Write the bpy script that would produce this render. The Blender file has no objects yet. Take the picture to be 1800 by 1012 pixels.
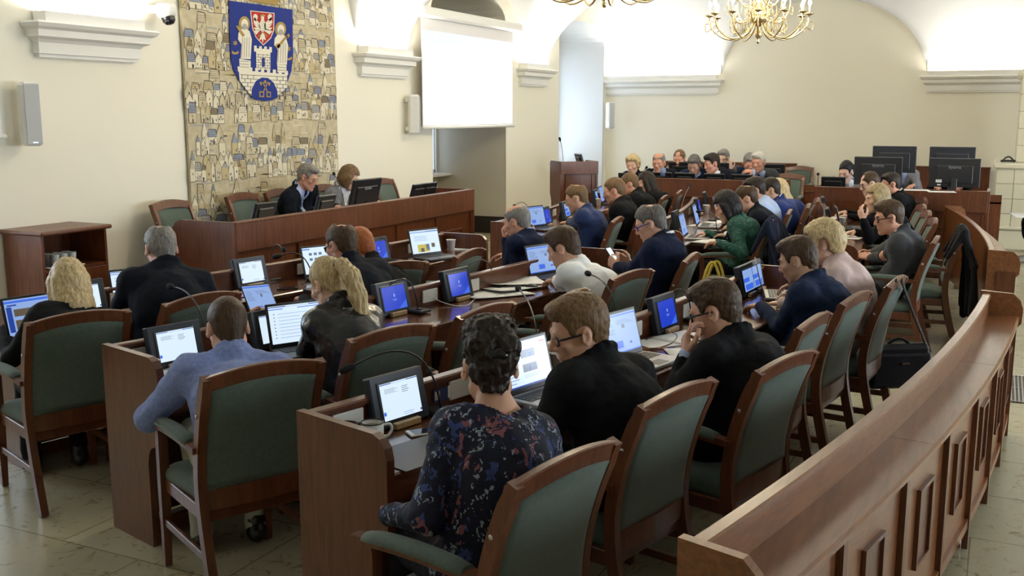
import bpy, bmesh, math, random
import numpy as np
from mathutils import Vector, Matrix
random.seed(7); np.random.seed(7)
SC = bpy.context.scene; COL = SC.collection
PI = math.pi
# ------------------------------------------------------------------ camera
FPX = 1780.0; CAMH = 1.95; HORZ = 201.0; CX, CY = 900.0, 506.0
PITCH = math.atan((CY-HORZ)/FPX); YAW = math.radians(25.6)
FW = Vector((-math.sin(YAW)*math.cos(PITCH), math.cos(YAW)*math.cos(PITCH), -math.sin(PITCH)))
RT = Vector((math.cos(YAW), math.sin(YAW), 0)); UP = RT.cross(FW)
def at(u, v, z):
    "world point at height z seen in the photograph at (u, v)"
    d = FW + RT*((u-CX)/FPX) + UP*((CY-v)/FPX)
    t = (z-CAMH)/d.z
    return Vector((d.x*t, d.y*t, z))
def atx(u, v, x):
    d = FW + RT*((u-CX)/FPX) + UP*((CY-v)/FPX)
    t = x/d.x
    return Vector((x, d.y*t, CAMH+d.z*t))
cd = bpy.data.cameras.new('camera'); cam = bpy.data.objects.new('camera', cd); COL.objects.link(cam)
cd.sensor_width = 36; cd.lens = FPX/1800*36; cd.clip_start = .05; cd.clip_end = 200
M3 = Matrix((RT, UP, -FW)).transposed()
cam.matrix_world = Matrix.Translation((0, 0, CAMH)) @ M3.to_4x4()
SC.camera = cam
# ------------------------------------------------------------------ world, light, exposure
SC.view_settings.view_transform = 'Standard'; SC.view_settings.look = 'None'
SC.view_settings.gamma = 1; SC.view_settings.use_curve_mapping = False
SC.view_settings.exposure = 0.68
SC.cycles.use_denoising = True
SC.cycles.max_bounces = 7; SC.cycles.diffuse_bounces = 4; SC.cycles.glossy_bounces = 3
SC.cycles.transmission_bounces = 5; SC.cycles.sample_clamp_indirect = 6
W = bpy.data.worlds.new('sky'); SC.world = W; W.use_nodes = True
wn = W.node_tree.nodes; bg = wn['Background']
bg.inputs[0].default_value = (.62, .78, 1, 1); bg.inputs[1].default_value = 1.5
def area_light(name, loc, size, power, color, aim, spread=PI):
    l = bpy.data.lights.new(name, 'AREA'); l.shape = 'RECTANGLE'; l.size, l.size_y = size
    l.energy = power; l.color = color; l.spread = spread
    o = bpy.data.objects.new(name, l); COL.objects.link(o); o.location = loc
    o.rotation_euler = Vector(aim).to_track_quat('-Z', 'Z').to_euler()
    return o
XW, YB, XR, YF, ZS = -7.3, 19.72, 4.2, -2.6, 2.72     # left wall, back wall, right wall, wall behind the camera, spring of the vault
WINDOWS_RIGHT = [(4.0, 1.5, 90), (8.65, 1.5, 240), (13.3, 1.5, 240)]
for k, (wy, ww, wp) in enumerate(WINDOWS_RIGHT):             # daylight through the right-hand windows
    area_light('daylight', (XR+.75, wy, 1.75), (1.5, 2.1), wp, (.80, .90, 1.0), (-1, 0, -.12))
area_light('daylight', (-8.62, 13.8, 1.7), (2.0, 1.6), 8, (.78, .88, 1.0), (1, 0, 0))
area_light('daylight', (-8.40, 18.35, 1.7), (2.0, 2.0), 16, (.72, .85, 1.0), (1, 0, 0))
area_light('daylight', (-8.40, 4.25, 1.6), (2.0, 1.5), 55, (.72, .85, 1.0), (1, 0, 0))
# ------------------------------------------------------------------ materials
MATS = {}
def mat(name, col, rough=.5, metal=0, bump=0, bscale=40, emit=0, spec=.5, coat=0, sheen=0, trans=0, noise=None, nscale=8, ecol=None):
    if name in MATS: return MATS[name]
    m = bpy.data.materials.new(name); m.use_nodes = True; nt = m.node_tree; b = nt.nodes['Principled BSDF']
    b.inputs['Base Color'].default_value = (*col, 1); b.inputs['Roughness'].default_value = rough
    b.inputs['Metallic'].default_value = metal; b.inputs['Specular IOR Level'].default_value = spec
    b.inputs['Coat Weight'].default_value = coat; b.inputs['Coat Roughness'].default_value = .12
    b.inputs['Sheen Weight'].default_value = sheen; b.inputs['Sheen Roughness'].default_value = .4
    b.inputs['Transmission Weight'].default_value = trans
    if emit:
        b.inputs['Emission Color'].default_value = (*(ecol or col), 1); b.inputs['Emission Strength'].default_value = emit
    if bump or noise:
        tc = nt.nodes.new('ShaderNodeTexCoord')
    if noise:
        n = nt.nodes.new('ShaderNodeTexNoise'); n.inputs['Scale'].default_value = nscale; n.inputs['Detail'].default_value = 4
        nt.links.new(tc.outputs['Object'], n.inputs['Vector'])
        r = nt.nodes.new('ShaderNodeValToRGB'); r.color_ramp.elements[0].position = .35; r.color_ramp.elements[1].position = .65
        r.color_ramp.elements[0].color = (*col, 1); r.color_ramp.elements[1].color = (*noise, 1)
        nt.links.new(n.outputs['Fac'], r.inputs[0]); nt.links.new(r.outputs[0], b.inputs['Base Color'])
    if bump:
        n2 = nt.nodes.new('ShaderNodeTexNoise'); n2.inputs['Scale'].default_value = bscale; n2.inputs['Detail'].default_value = 3
        nt.links.new(tc.outputs['Object'], n2.inputs['Vector'])
        bp = nt.nodes.new('ShaderNodeBump'); bp.inputs['Strength'].default_value = bump; bp.inputs['Distance'].default_value = .01
        nt.links.new(n2.outputs['Fac'], bp.inputs['Height']); nt.links.new(bp.outputs[0], b.inputs['Normal'])
    MATS[name] = m; return m
def wood(name, c1, c2, rough=.32, scale=3.0, stretch=(1, 1, .12), coat=.35):
    if name in MATS: return MATS[name]
    m = bpy.data.materials.new(name); m.use_nodes = True; nt = m.node_tree; b = nt.nodes['Principled BSDF']
    tc = nt.nodes.new('ShaderNodeTexCoord'); mp = nt.nodes.new('ShaderNodeMapping'); mp.inputs['Scale'].default_value = stretch
    nt.links.new(tc.outputs['Object'], mp.inputs[0])
    n = nt.nodes.new('ShaderNodeTexNoise'); n.inputs['Scale'].default_value = scale*14; n.inputs['Detail'].default_value = 6; n.inputs['Distortion'].default_value = .6
    nt.links.new(mp.outputs[0], n.inputs['Vector'])
    r = nt.nodes.new('ShaderNodeValToRGB'); r.color_ramp.elements[0].position = .32; r.color_ramp.elements[1].position = .68
    r.color_ramp.elements[0].color = (*c1, 1); r.color_ramp.elements[1].color = (*c2, 1)
    nt.links.new(n.outputs['Fac'], r.inputs[0]); nt.links.new(r.outputs[0], b.inputs['Base Color'])
    b.inputs['Roughness'].default_value = rough; b.inputs['Coat Weight'].default_value = coat; b.inputs['Coat Roughness'].default_value = .15
    bp = nt.nodes.new('ShaderNodeBump'); bp.inputs['Strength'].default_value = .06; bp.inputs['Distance'].default_value = .004
    nt.links.new(n.outputs['Fac'], bp.inputs['Height']); nt.links.new(bp.outputs[0], b.inputs['Normal'])
    MATS[name] = m; return m
# ------------------------------------------------------------------ object helpers
def link(name, me, parent=None, m=None):
    o = bpy.data.objects.new(name, me); COL.objects.link(o)
    if parent is not None: o.parent = parent
    if m is not None and me is not None:
        for x in (m if isinstance(m, (list, tuple)) else [m]): me.materials.append(x)
    return o
def tag(o, label=None, cat=None, group=None, kind=None):
    if label: o['label'] = label
    if cat: o['category'] = cat
    if group: o['group'] = group
    if kind: o['kind'] = kind
    return o
def thing(name, loc, rz=0, label=None, cat=None, group=None):
    o = link(name, None); o.location = loc; o.rotation_euler = (0, 0, rz); o.empty_display_size = .1
    return tag(o, label, cat, group)
def dup(o, parent=None):
    c = o.copy(); COL.objects.link(c)
    if parent is not None: c.parent = parent
    for ch in list(o.children): dup(ch, c)
    return c
class MB:
    "collects shapes into one mesh"
    def __init__(s): s.v = []; s.f = []; s.mi = []; s.sm = []
    def add(s, vs, fs, mi=0, sm=False):
        k = len(s.v); s.v += [tuple(x) for x in vs]
        for f in fs: s.f.append([i+k for i in f]); s.mi.append(mi); s.sm.append(sm)
        return s
    def box(s, c, d, M=None, mi=0, bev=0):
        "box of size d centred at c, optional chamfer, optional matrix"
        hx, hy, hz = d[0]/2, d[1]/2, d[2]/2
        if bev:
            b = min(bev, hx*.9, hy*.9, hz*.9); vs = []; idx = {}
            for sx in (-1, 1):
                for sy in (-1, 1):
                    for sz in (-1, 1):
                        for a in range(3):
                            p = [sx*hx, sy*hy, sz*hz]
                            for q in range(3):
                                if q != a: p[q] -= (sx, sy, sz)[q]*b
                            idx[(sx, sy, sz, a)] = len(vs); vs.append(p)
            fs = []
            for a in range(3):
                o1, o2 = [q for q in range(3) if q != a]
                for sg in (-1, 1):
                    q = []
                    for (p1, p2) in ((-1, -1), (1, -1), (1, 1), (-1, 1)):
                        t = [0, 0, 0]; t[a] = sg; t[o1] = p1; t[o2] = p2; q.append(idx[(*t, a)])
                    fl = sg*(1 if a != 1 else -1) > 0
                    fs.append(q if fl else q[::-1])
            for a in range(3):                       # edges along axis a
                o1, o2 = [q for q in range(3) if q != a]
                for p1 in (-1, 1):
                    for p2 in (-1, 1):
                        def I(e, ax):
                            t = [0, 0, 0]; t[a] = e; t[o1] = p1; t[o2] = p2; return idx[(*t, ax)]
                        q = [I(-1, o1), I(1, o1), I(1, o2), I(-1, o2)]
                        n = (Vector(vs[q[1]])-Vector(vs[q[0]])).cross(Vector(vs[q[2]])-Vector(vs[q[1]]))
                        w = [0, 0, 0]; w[o1] = p1; w[o2] = p2
                        fs.append(q if n.dot(Vector(w)) > 0 else q[::-1])
            for sx in (-1, 1):
                for sy in (-1, 1):
                    for sz in (-1, 1):
                        q = [idx[(sx, sy, sz, a)] for a in range(3)]
                        fs.append(q if sx*sy*sz > 0 else q[::-1])
        else:
            vs = [(sx*hx, sy*hy, sz*hz) for sx in (-1, 1) for sy in (-1, 1) for sz in (-1, 1)]
            fs = [(0, 1, 3, 2), (4, 6, 7, 5), (0, 4, 5, 1), (2, 3, 7, 6), (0, 2, 6, 4), (1, 5, 7, 3)]
        c = Vector(c)
        vs = [((M @ Vector(p)) if M is not None else Vector(p))+c for p in vs]
        return s.add(vs, fs, mi)
    def tube(s, pts, r, n=8, mi=0, cap=True, flat=None):
        "tube along pts; r a number or a list"
        pts = [Vector(p) for p in pts]; rs = r if isinstance(r, (list, tuple)) else [r]*len(pts)
        vs = []; fs = []; prev = None
        for i, p in enumerate(pts):
            t = (pts[min(i+1, len(pts)-1)]-pts[max(i-1, 0)]).normalized()
            a = prev if prev is not None else (Vector((0, 0, 1)) if abs(t.z) < .9 else Vector((1, 0, 0)))
            a = (a-t*a.dot(t)).normalized(); b = t.cross(a); prev = a
            for k in range(n):
                w = 2*PI*k/n
                vs.append(p+(a*math.cos(w)+b*math.sin(w)*(flat or 1))*rs[i])
        for i in range(len(pts)-1):
            for k in range(n):
                k2 = (k+1) % n; fs.append((i*n+k, i*n+k2, (i+1)*n+k2, (i+1)*n+k))
        s.add(vs, fs, mi, True)
        if cap: s.add(vs[:n], [list(range(n))[::-1]], mi); s.add(vs[-n:], [list(range(n))], mi)
        return s
    def lathe(s, prof, c=(0, 0, 0), n=20, mi=0, M=None, sm=True):
        "profile of (radius, z) turned about z"
        vs = []; fs = []; c = Vector(c)
        for r, z in prof:
            for k in range(n):
                w = 2*PI*k/n; p = Vector((r*math.cos(w), r*math.sin(w), z))
                vs.append((M @ p if M is not None else p)+c)
        for i in range(len(prof)-1):
            for k in range(n):
                k2 = (k+1) % n; fs.append((i*n+k, i*n+k2, (i+1)*n+k2, (i+1)*n+k))
        return s.add(vs, fs, mi, sm)
    def prism(s, poly, ext, M=None, mi=0, c=(0, 0, 0)):
        "polygon of (x, y) extruded along z by ext, then placed by M and c"
        n = len(poly); c = Vector(c)
        ar = sum(poly[i][0]*poly[(i+1) % n][1]-poly[(i+1) % n][0]*poly[i][1] for i in range(n))
        if ar < 0: poly = poly[::-1]
        vs = [Vector((x, y, 0)) for x, y in poly]+[Vector((x, y, ext)) for x, y in poly]
        vs = [(M @ p if M is not None else p)+c for p in vs]
        fs = [list(range(n))[::-1], list(range(n, 2*n))]+[(i, (i+1) % n, n+(i+1) % n, n+i) for i in range(n)]
        return s.add(vs, fs, mi)
    def sweep(s, sections, mi=0, closed=True, caps=True, sm=False):
        "lofts equal-length rings of points"
        n = len(sections[0]); vs = [p for r in sections for p in r]; fs = []
        for i in range(len(sections)-1):
            for k in range(n if closed else n-1):
                k2 = (k+1) % n; fs.append((i*n+k, i*n+k2, (i+1)*n+k2, (i+1)*n+k))
        s.add(vs, fs, mi, sm)
        if caps and closed:
            s.add(sections[0], [list(range(n))[::-1]], mi); s.add(sections[-1], [list(range(n))], mi)
        return s
    def mesh(s, name, fix=True):
        me = bpy.data.meshes.new(name); me.from_pydata(s.v, [], s.f)
        me.polygons.foreach_set('material_index', s.mi); me.polygons.foreach_set('use_smooth', s.sm)
        if fix:
            bm = bmesh.new(); bm.from_mesh(me); bmesh.ops.remove_doubles(bm, verts=bm.verts, dist=1e-6)
            bmesh.ops.recalc_face_normals(bm, faces=bm.faces); bm.to_mesh(me); bm.free()
        me.update(); return me
    def build(s, name, m, parent=None, fix=True):
        return link(name, s.mesh(name, fix), parent, m)
def rz(a): return Matrix.Rotation(a, 3, 'Z')
def arc_pts(p0, p1, p2, n=8):
    p0, p1, p2 = Vector(p0), Vector(p1), Vector(p2)
    return [p0*(1-t)**2+p1*2*t*(1-t)+p2*t*t for t in [i/(n-1) for i in range(n)]]
def spline(pts, n=6):
    "Catmull-Rom through pts"
    P = [Vector(p) for p in pts]; P = [P[0]*2-P[1]]+P+[P[-1]*2-P[-2]]; out = []
    for i in range(1, len(P)-2):
        for k in range(n):
            t = k/n; a, b, c, d = P[i-1:i+3]
            out.append(.5*((2*b)+(c-a)*t+(2*a-5*b+4*c-d)*t*t+(3*b-a-3*c+d)*t**3))
    return out+[P[-2]]
# ------------------------------------------------------------------ smooth solid shapes (bodies, clothes, hair)
BL = 8
def _pd(pr, p):
    if pr[0] == 'C':
        _, a, b, ra, rb = pr[:5]
        ba = b-a; L = float(ba@ba)
        if L < 1e-10: return np.sqrt(((p-a)**2).sum(-1))-max(ra, rb)
        h = np.clip(((p-a)@ba)/L, 0, 1)
        return np.sqrt(((p-a-h[..., None]*ba)**2).sum(-1))-(ra+(rb-ra)*h)
    if pr[0] == 'E':
        _, c, r, R = pr[:4]
        q = (p-c)@R
        k0 = np.sqrt(((q/r)**2).sum(-1)); k1 = np.sqrt(((q/(r*r))**2).sum(-1))+1e-9
        return k0*(k0-1)/k1
def solid(prims, res, cuts=(), disp=None):
    "surface of a smooth union of round cones and ellipsoids -> (vertices, quads)"
    lo = np.full(3, 1e9); hi = -lo
    for pr, k, op in prims:
        if op < 0: continue
        if pr[0] == 'C': mn = np.minimum(pr[1]-pr[3], pr[2]-pr[4]); mx = np.maximum(pr[1]+pr[3], pr[2]+pr[4])
        else: m = pr[2].max(); mn = pr[1]-m; mx = pr[1]+m
        lo = np.minimum(lo, mn); hi = np.maximum(hi, mx)
    lo -= .04; hi += .04; s = BL*res
    nb = np.ceil((hi-lo)/s).astype(int)
    I = np.stack(np.meshgrid(*[np.arange(n) for n in nb], indexing='ij'), -1).reshape(-1, 3)
    C = lo+(I+.5)*s; rad = s*.8661
    def comb(d, e, k, op):
        if op > 0:
            h = np.clip(.5+.5*(e-d)/k, 0, 1); return e*(1-h)+d*h-k*h*(1-h)
        h = np.clip(.5-.5*(d+e)/k, 0, 1); return d*(1-h)+(-e)*h+k*h*(1-h)
    pc = []; D = np.full(len(C), 1.0)
    for pr, k, op in prims:
        e = _pd(pr, C); pc.append(e); D = comb(D, e, k, op)
    act = np.abs(D) < rad*1.25+.006
    for cf in cuts:
        act &= cf(C) < rad*1.6+.01
    I = I[act]; pc = [e[act] for e in pc]
    g = np.arange(BL+1); G = np.stack(np.meshgrid(g, g, g, indexing='ij'), -1)
    P = (lo+(I[:, None, None, None, :]*BL+G)*res)
    d = np.full(P.shape[:-1], .2)
    for (pr, k, op), e in zip(prims, pc):
        sel = np.nonzero(e < rad*1.3+k+.02)[0]
        if len(sel): d[sel] = comb(d[sel], _pd(pr, P[sel]), k, op)
    for cf in cuts:
        d = np.maximum(d, cf(P))
    if disp is not None: d = d+disp(P)
    ins = d < 0
    dims = nb*BL+2
    def gid(a): return (a[..., 0]*dims[1]+a[..., 1])*dims[2]+a[..., 2]
    cn = [(i, j, k) for i in (0, 1) for j in (0, 1) for k in (0, 1)]
    cnt = sum(ins[:, i:BL+i, j:BL+j, k:BL+k].astype(np.int8) for i, j, k in cn)
    cell = np.argwhere((cnt > 0) & (cnt < 8))
    if len(cell) == 0: return np.zeros((0, 3)), np.zeros((0, 4), int)
    b, ci, cj, ck = cell.T
    cv = {c: d[b, ci+c[0], cj+c[1], ck+c[2]] for c in cn}
    acc = np.zeros((len(cell), 3)); num = np.zeros(len(cell))
    for a in cn:
        for ax in range(3):
            if a[ax]: continue
            c2 = list(a); c2[ax] = 1; c2 = tuple(c2)
            v0, v1 = cv[a], cv[c2]; x = (v0 < 0) != (v1 < 0)
            t = np.where(x, v0/np.where(x, v0-v1, 1), 0)
            q = np.zeros((len(cell), 3)); q[:] = a; q[:, ax] = t
            acc += q*x[:, None]; num += x
    loc = acc/num[:, None]
    base = I[b]*BL+np.stack([ci, cj, ck], 1)
    V = lo+(base+loc)*res
    ids = gid(base); o = np.argsort(ids); sid = ids[o]
    quads = []
    for ax in range(3):
        e0 = ins[:, :BL, :BL, :BL]
        sl = [slice(0, BL)]*3; sl[ax] = slice(1, BL+1)
        e1 = ins[(slice(None), *sl)]
        ed = np.argwhere(e0 != e1)
        if not len(ed): continue
        bb = ed[:, 0]; pos = I[bb]*BL+ed[:, 1:]
        flip = e0[tuple(ed.T)]
        u, w = [(1, 2), (2, 0), (0, 1)][ax]
        qs = []
        ok = np.ones(len(pos), bool)
        for du, dw in ((-1, -1), (0, -1), (0, 0), (-1, 0)):
            c = pos.copy(); c[:, u] += du; c[:, w] += dw
            k = gid(c); j = np.searchsorted(sid, k); j = np.clip(j, 0, len(sid)-1)
            ok &= (sid[j] == k) & (c >= 0).all(1); qs.append(o[j])
        q = np.stack(qs, 1); q[~flip] = q[~flip][:, ::-1]
        quads.append(q[ok])
    return V, np.concatenate(quads) if quads else np.zeros((0, 4), int)
def np_mesh(name, V, Q):
    me = bpy.data.meshes.new(name)
    me.vertices.add(len(V)); me.vertices.foreach_set('co', np.ascontiguousarray(V, dtype=np.float32).ravel())
    me.loops.add(Q.size); me.loops.foreach_set('vertex_index', np.ascontiguousarray(Q, dtype=np.int32).ravel())
    me.polygons.add(len(Q)); me.polygons.foreach_set('loop_start', np.arange(0, Q.size, 4, dtype=np.int32))
    me.polygons.foreach_set('use_smooth', np.ones(len(Q), bool))
    me.update(calc_edges=True); me.validate(); return me
def vnoise(p, f, seed=0):
    "smooth value noise in -1..1"
    q = p*f+17.3*seed; i = np.floor(q).astype(np.int64); t = q-i; t = t*t*(3-2*t); r = 0
    for a in (0, 1):
        for b in (0, 1):
            for c in (0, 1):
                h = ((i[..., 0]+a)*73856093) ^ ((i[..., 1]+b)*19349663) ^ ((i[..., 2]+c)*83492791); h = (h ^ (h >> 13))*1274126177 & 0xffff
                r = r+(h/32767.5-1)*(t[..., 0] if a else 1-t[..., 0])*(t[..., 1] if b else 1-t[..., 1])*(t[..., 2] if c else 1-t[..., 2])
    return r
A = lambda *x: np.array(x[0] if len(x) == 1 else x, float)
def Cc(a, b, ra, rb=None, k=.02, op=1): return (('C', A(a), A(b), ra, ra if rb is None else rb), k, op)
def El(c, r, R=None, k=.02, op=1): return (('E', A(c), A(r), np.eye(3) if R is None else R), k, op)
def rotm(ax, deg):
    return np.array(Matrix.Rotation(math.radians(deg), 3, ax))
def unit(v): return v/(np.linalg.norm(v)+1e-9)
# ------------------------------------------------------------------ people
def skin_mat(name, col):
    m = mat('skin '+name, col, rough=.48, bump=.05, bscale=160, spec=.35)
    b = m.node_tree.nodes['Principled BSDF']; b.inputs['Subsurface Weight'].default_value = .12
    b.inputs['Subsurface Radius'].default_value = (1, .35, .2); b.inputs['Subsurface Scale'].default_value = .008
    return m
SKIN = {k: skin_mat(k, c) for k, c in dict(fair=(.63, .36, .25), pale=(.68, .43, .32), ruddy=(.61, .31, .21), tan=(.50, .29, .19)).items()}
def hair_mat(name, c1, c2, rough=.5):
    if 'hair '+name in MATS: return MATS['hair '+name]
    m = wood('hair '+name, c1, c2, rough=rough, scale=5, stretch=(1.6, 1.6, .22), coat=0)
    bp = [n for n in m.node_tree.nodes if n.type == 'BUMP'][0]; bp.inputs['Strength'].default_value = .5; bp.inputs['Distance'].default_value = .006
    m.node_tree.nodes['Principled BSDF'].inputs['Specular IOR Level'].default_value = .3
    return m
HAIR = dict(
    blonde=hair_mat('blonde', (.35, .24, .105), (.72, .57, .32)), ash=hair_mat('ash', (.22, .15, .075), (.46, .36, .19)),
    brown=hair_mat('brown', (.036, .019, .009), (.085, .045, .020)), dark=hair_mat('dark', (.010, .006, .004), (.034, .020, .012)),
    black=hair_mat('black', (.006, .005, .006), (.018, .014, .014)), grey=hair_mat('grey', (.12, .11, .10), (.30, .28, .25)),
    white=hair_mat('white', (.42, .40, .36), (.66, .63, .57)), sandy=hair_mat('sandy', (.11, .062, .026), (.21, .125, .055)),
    ginger=hair_mat('ginger', (.28, .075, .02), (.45, .15, .05)), saltpepper=hair_mat('saltpepper', (.05, .045, .04), (.20, .18, .165)))
M_EYE = mat('eye dark', (.02, .015, .012), rough=.15); M_LIP = mat('lips', (.48, .19, .16), rough=.4)
M_GLASS_FRAME = mat('black spectacle frame', (.01, .01, .012), rough=.25); M_GLASS_BLUE = mat('blue spectacle frame', (.03, .03, .30), rough=.25)
M_GLASS_WIRE = mat('wire spectacle frame', (.12, .11, .10), rough=.3, metal=.8)
M_LENS = mat('spectacle lens', (.9, .95, 1), rough=.02, trans=1.0, spec=.6)
def cloth(name, col, rough=.85, **k): return mat(name, col, rough=rough, bump=k.pop('bump', .25), bscale=k.pop('bscale', 300), sheen=k.pop('sheen', .15), spec=.18, **k)
def hand_prims(w, d, n, side, s=1.0, curl=(20, 25, 15), spread=1.0, thumb=.35, fan=None):
    "palm, four fingers and a thumb growing from the wrist w along d, palm facing n"
    d = unit(d); n = unit(n-d*(n@d)); t = np.cross(n, d)*(-1 if side == 'R' else 1); out = []
    offs = (.031, .0105, -.0105, -.030); fw = (.088, .092, .088, .079)
    lens = ((.044, .027, .021), (.048, .030, .022), (.044, .028, .021), (.034, .021, .019))
    for i in range(4):
        kn = w+s*(d*fw[i]+t*offs[i]*spread)
        out.append(Cc(w+s*(t*offs[i]*.5+d*.006), kn, .0165*s, .0115*s, k=.012))
        fd = unit(d+t*(offs[i]*4.0*(spread-.6))); a = 0; p = kn; r = .0098*s*(1 if i < 3 else .88)
        cu = fan[i] if fan else curl
        for j in range(3):
            a += math.radians(cu[j]); q = p+s*lens[i][j]*(fd*math.cos(a)+n*math.sin(a))
            out.append(Cc(p, q, r, r*.91, k=.004 if j or spread > 1 else .005)); p = q; r *= .91
    p = w+s*(d*.022+t*.024+n*.008)
    for L, r, dr in ((.042, .0150, d*.62+t*.70+n*thumb), (.033, .0118, d*.85+t*.38+n*thumb), (.027, .0102, d*.95+t*.15+n*thumb)):
        q = p+s*L*unit(dr); out.append(Cc(p, q, r*s, r*s*.88, k=.008)); p = q
    return out
def ik(S, T, l1, l2, pole):
    v = T-S; L = np.linalg.norm(v); mx = (l1+l2)*.995
    if L > mx: T = S+v/L*mx; v = T-S; L = mx
    u = v/L; a = (l1*l1-l2*l2+L*L)/(2*L); h = math.sqrt(max(l1*l1-a*a, 1e-5))
    pp = unit(pole-u*(pole@u)); return S+u*a+pp*h, T
def head_prims(hp, hr, female, jaw=1.0):
    "skull, jaw, brow, nose, cheeks, lips, ears in the head's own frame"
    f = .93 if female else 1.0; j = jaw*(.9 if female else 1)
    L = [El((0, -.014, .032), (.0745*f, .096*f, .089)), El((0, .026, -.034), (.0600*f*j, .066, .082), k=.03),
         Cc((-.043*j, .0, -.058), (-.014, .066, -.100), .024, .019, k=.025), Cc((.043*j, .0, -.058), (.014, .066, -.100), .024, .019, k=.025),
         Cc((-.034, .078, .024), (.034, .078, .024), .0125, k=.018), El((0, .076, -.100), (.020, .014, .014), k=.016),
         El((-.040, .060, -.016), (.023, .022, .018), k=.02), El((.040, .060, -.016), (.023, .022, .018), k=.02),
         El((-.031, .098, .004), (.017, .018, .0115), k=.012, op=-1), El((.031, .098, .004), (.017, .018, .0115), k=.012, op=-1),
         El((-.031, .0745, .003), (.0145, .0135, .0125), k=.006), El((.031, .0745, .003), (.0145, .0135, .0125), k=.006),
         Cc((0, .082, .016), (0, .106, -.026), .0085, .0125 if not female else .0105, k=.012), El((-.0125, .093, -.032), (.0085, .011, .008), k=.006), El((.0125, .093, -.032), (.0085, .011, .008), k=.006),
         Cc((-.019, .084, -.064), (.019, .084, -.064), .0105, k=.012), Cc((-.022, .0965, -.0635), (.022, .0965, -.0635), .0022, k=.004, op=-1)]
    for sx in (-1, 1):
        R = rotm('Z', sx*-22)@rotm('X', 12)
        L += [El((sx*.079*f, -.012, -.004), (.0095, .0205, .0335), R, k=.006), El((sx*.088*f, -.006, .002), (.0075, .011, .019), R, k=.005, op=-1)]
    return [place(pr, hp, hr) for pr in L]
def place(pr, c, R):
    (q, k, op) = pr
    if q[0] == 'C': return (('C', c+R@q[1], c+R@q[2], q[3], q[4]), k, op)
    return (('E', c+R@q[1], q[2], R@q[3]), k, op)
HL = ([-.14, -.09, -.06, -.036, -.022, .014, .022, .034, .046, .062, .072, .14], [-.085, -.078, -.066, -.04, .030, .026, -.004, -.006, .030, .060, .070, .074])
def hair_build(style, hp, hr, res, female, seed):
    f = .93 if female else 1.0; t = dict(short=.013, quiff=.014, buzz=.005, crop=.009, fringe=.009, receding=.011, crown=.011, pixie=.024, bob=.024, long=.020, bun=.018, pony=.012, side=.016).get(style, .012)
    puffy = style in ('bob', 'long', 'pixie')
    L = [El((0, -.016, .034), (.0755*f+t*.75, .097*f+t*.8, .090+t))] if puffy else [El((0, -.017, .052), (.0735*f+t*.32, .0965*f+t*.45, .074+t), k=.02), El((0, -.020, .020), (.0765*f, .0965*f, .086), k=.02), Cc((0, -.050, -.02), (0, -.046, -.075), .054*f, .047*f, k=.02)]
    front = None
    if style in ('quiff', 'side'): L += [El((0 if style == 'quiff' else .018, .044, .104), (.054, .046, .024), k=.035)]
    if style == 'short': L += [El((0, .045, .098), (.056, .045, .022), k=.03)]
    if style in ('fringe', 'crown', 'receding'):
        c, r = dict(fringe=((0, .012, .135), (.074, .125, .066)), crown=((0, -.055, .125), (.042, .048, .05)), receding=((0, .085, .115), (.048, .062, .055)))[style]
        L += [El(c, r, k=.008, op=-1)]
    if style == 'bob': L += [El((0, -.03, -.035), (.098, .092, .085), k=.04), Cc((-.075, .02, .02), (-.080, .03, -.075), .026, k=.03), Cc((.075, .02, .02), (.080, .03, -.075), .026, k=.03)]; front = .045
    if style == 'long': L += [El((0, -.055, -.09), (.092, .058, .17), k=.04), Cc((-.074, .005, .03), (-.088, .0, -.19), .027, .024, k=.03), Cc((.074, .005, .03), (.088, .0, -.19), .027, .024, k=.03), Cc((0, -.07, -.12), (0, -.075, -.23), .05, .035, k=.04)]; front = .032
    if style == 'pixie': L += [El((0, -.045, .012), (.088, .085, .088), k=.03), Cc((-.05, .05, .085), (.05, .05, .09), .026, k=.03), Cc((0, -.065, -.06), (0, -.06, -.085), .036, .026, k=.03)]
    if style == 'bun': L += [El((-.028, -.080, .070), (.050, .045, .048), k=.02), El((.034, -.078, .062), (.046, .044, .046), k=.02), El((0, -.088, .018), (.050, .036, .050), k=.02), El((-.03, -.02, .112), (.05, .06, .036), k=.02), El((.035, .0, .112), (.045, .06, .034), k=.02), El((.0, -.055, .115), (.055, .05, .04), k=.02)]
    if style == 'pony': L += [El((0, -.108, .055), (.026, .024, .028), k=.012)]
    L = [place(p, hp, hr) for p in L]; yy, zz = HL
    def q_(p): return (p-hp)@hr
    def cut(p):
        q = q_(p); z0 = np.interp(q[..., 1], yy, zz)
        if style in ('bun', 'pony'): z0 = z0+.012*(q[..., 1] < -.03)
        z0 = z0+np.where((np.abs(q[..., 0]) > .038) & (q[..., 1] > .045), .012, 0)
        e = .036-np.sqrt((np.abs(q[..., 0])-.085)**2+(q[..., 1]+.006)**2+((q[..., 2]+.004)*.85)**2)
        return np.maximum((z0-q[..., 2])*.75, e)
    def cutf(p):
        q = q_(p); return np.minimum(q[..., 1]-front-np.abs(q[..., 0])*.0, .068-q[..., 2])*.9
    rough = .0016 if puffy or style == 'pony' else .0011 if style not in ('buzz', 'crop', 'fringe') else .0004
    def disp(p):
        q = q_(p); a = np.arctan2(q[..., 0], q[..., 1]+.02)
        if style == 'bun': return .0075*vnoise(q, 62, seed)+.004*vnoise(q, 130, seed+3)
        w = q*A(1, 1, .38) if puffy or style == 'pony' else q*A(1, .6, .8)
        return rough*(2.6*vnoise(w, 95, seed)+1.5*vnoise(w, 190, seed+1)+1.2*vnoise(q, 30, seed+2))
    return solid(L, res, cuts=[cutf if front is not None else cut], disp=disp)
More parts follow.
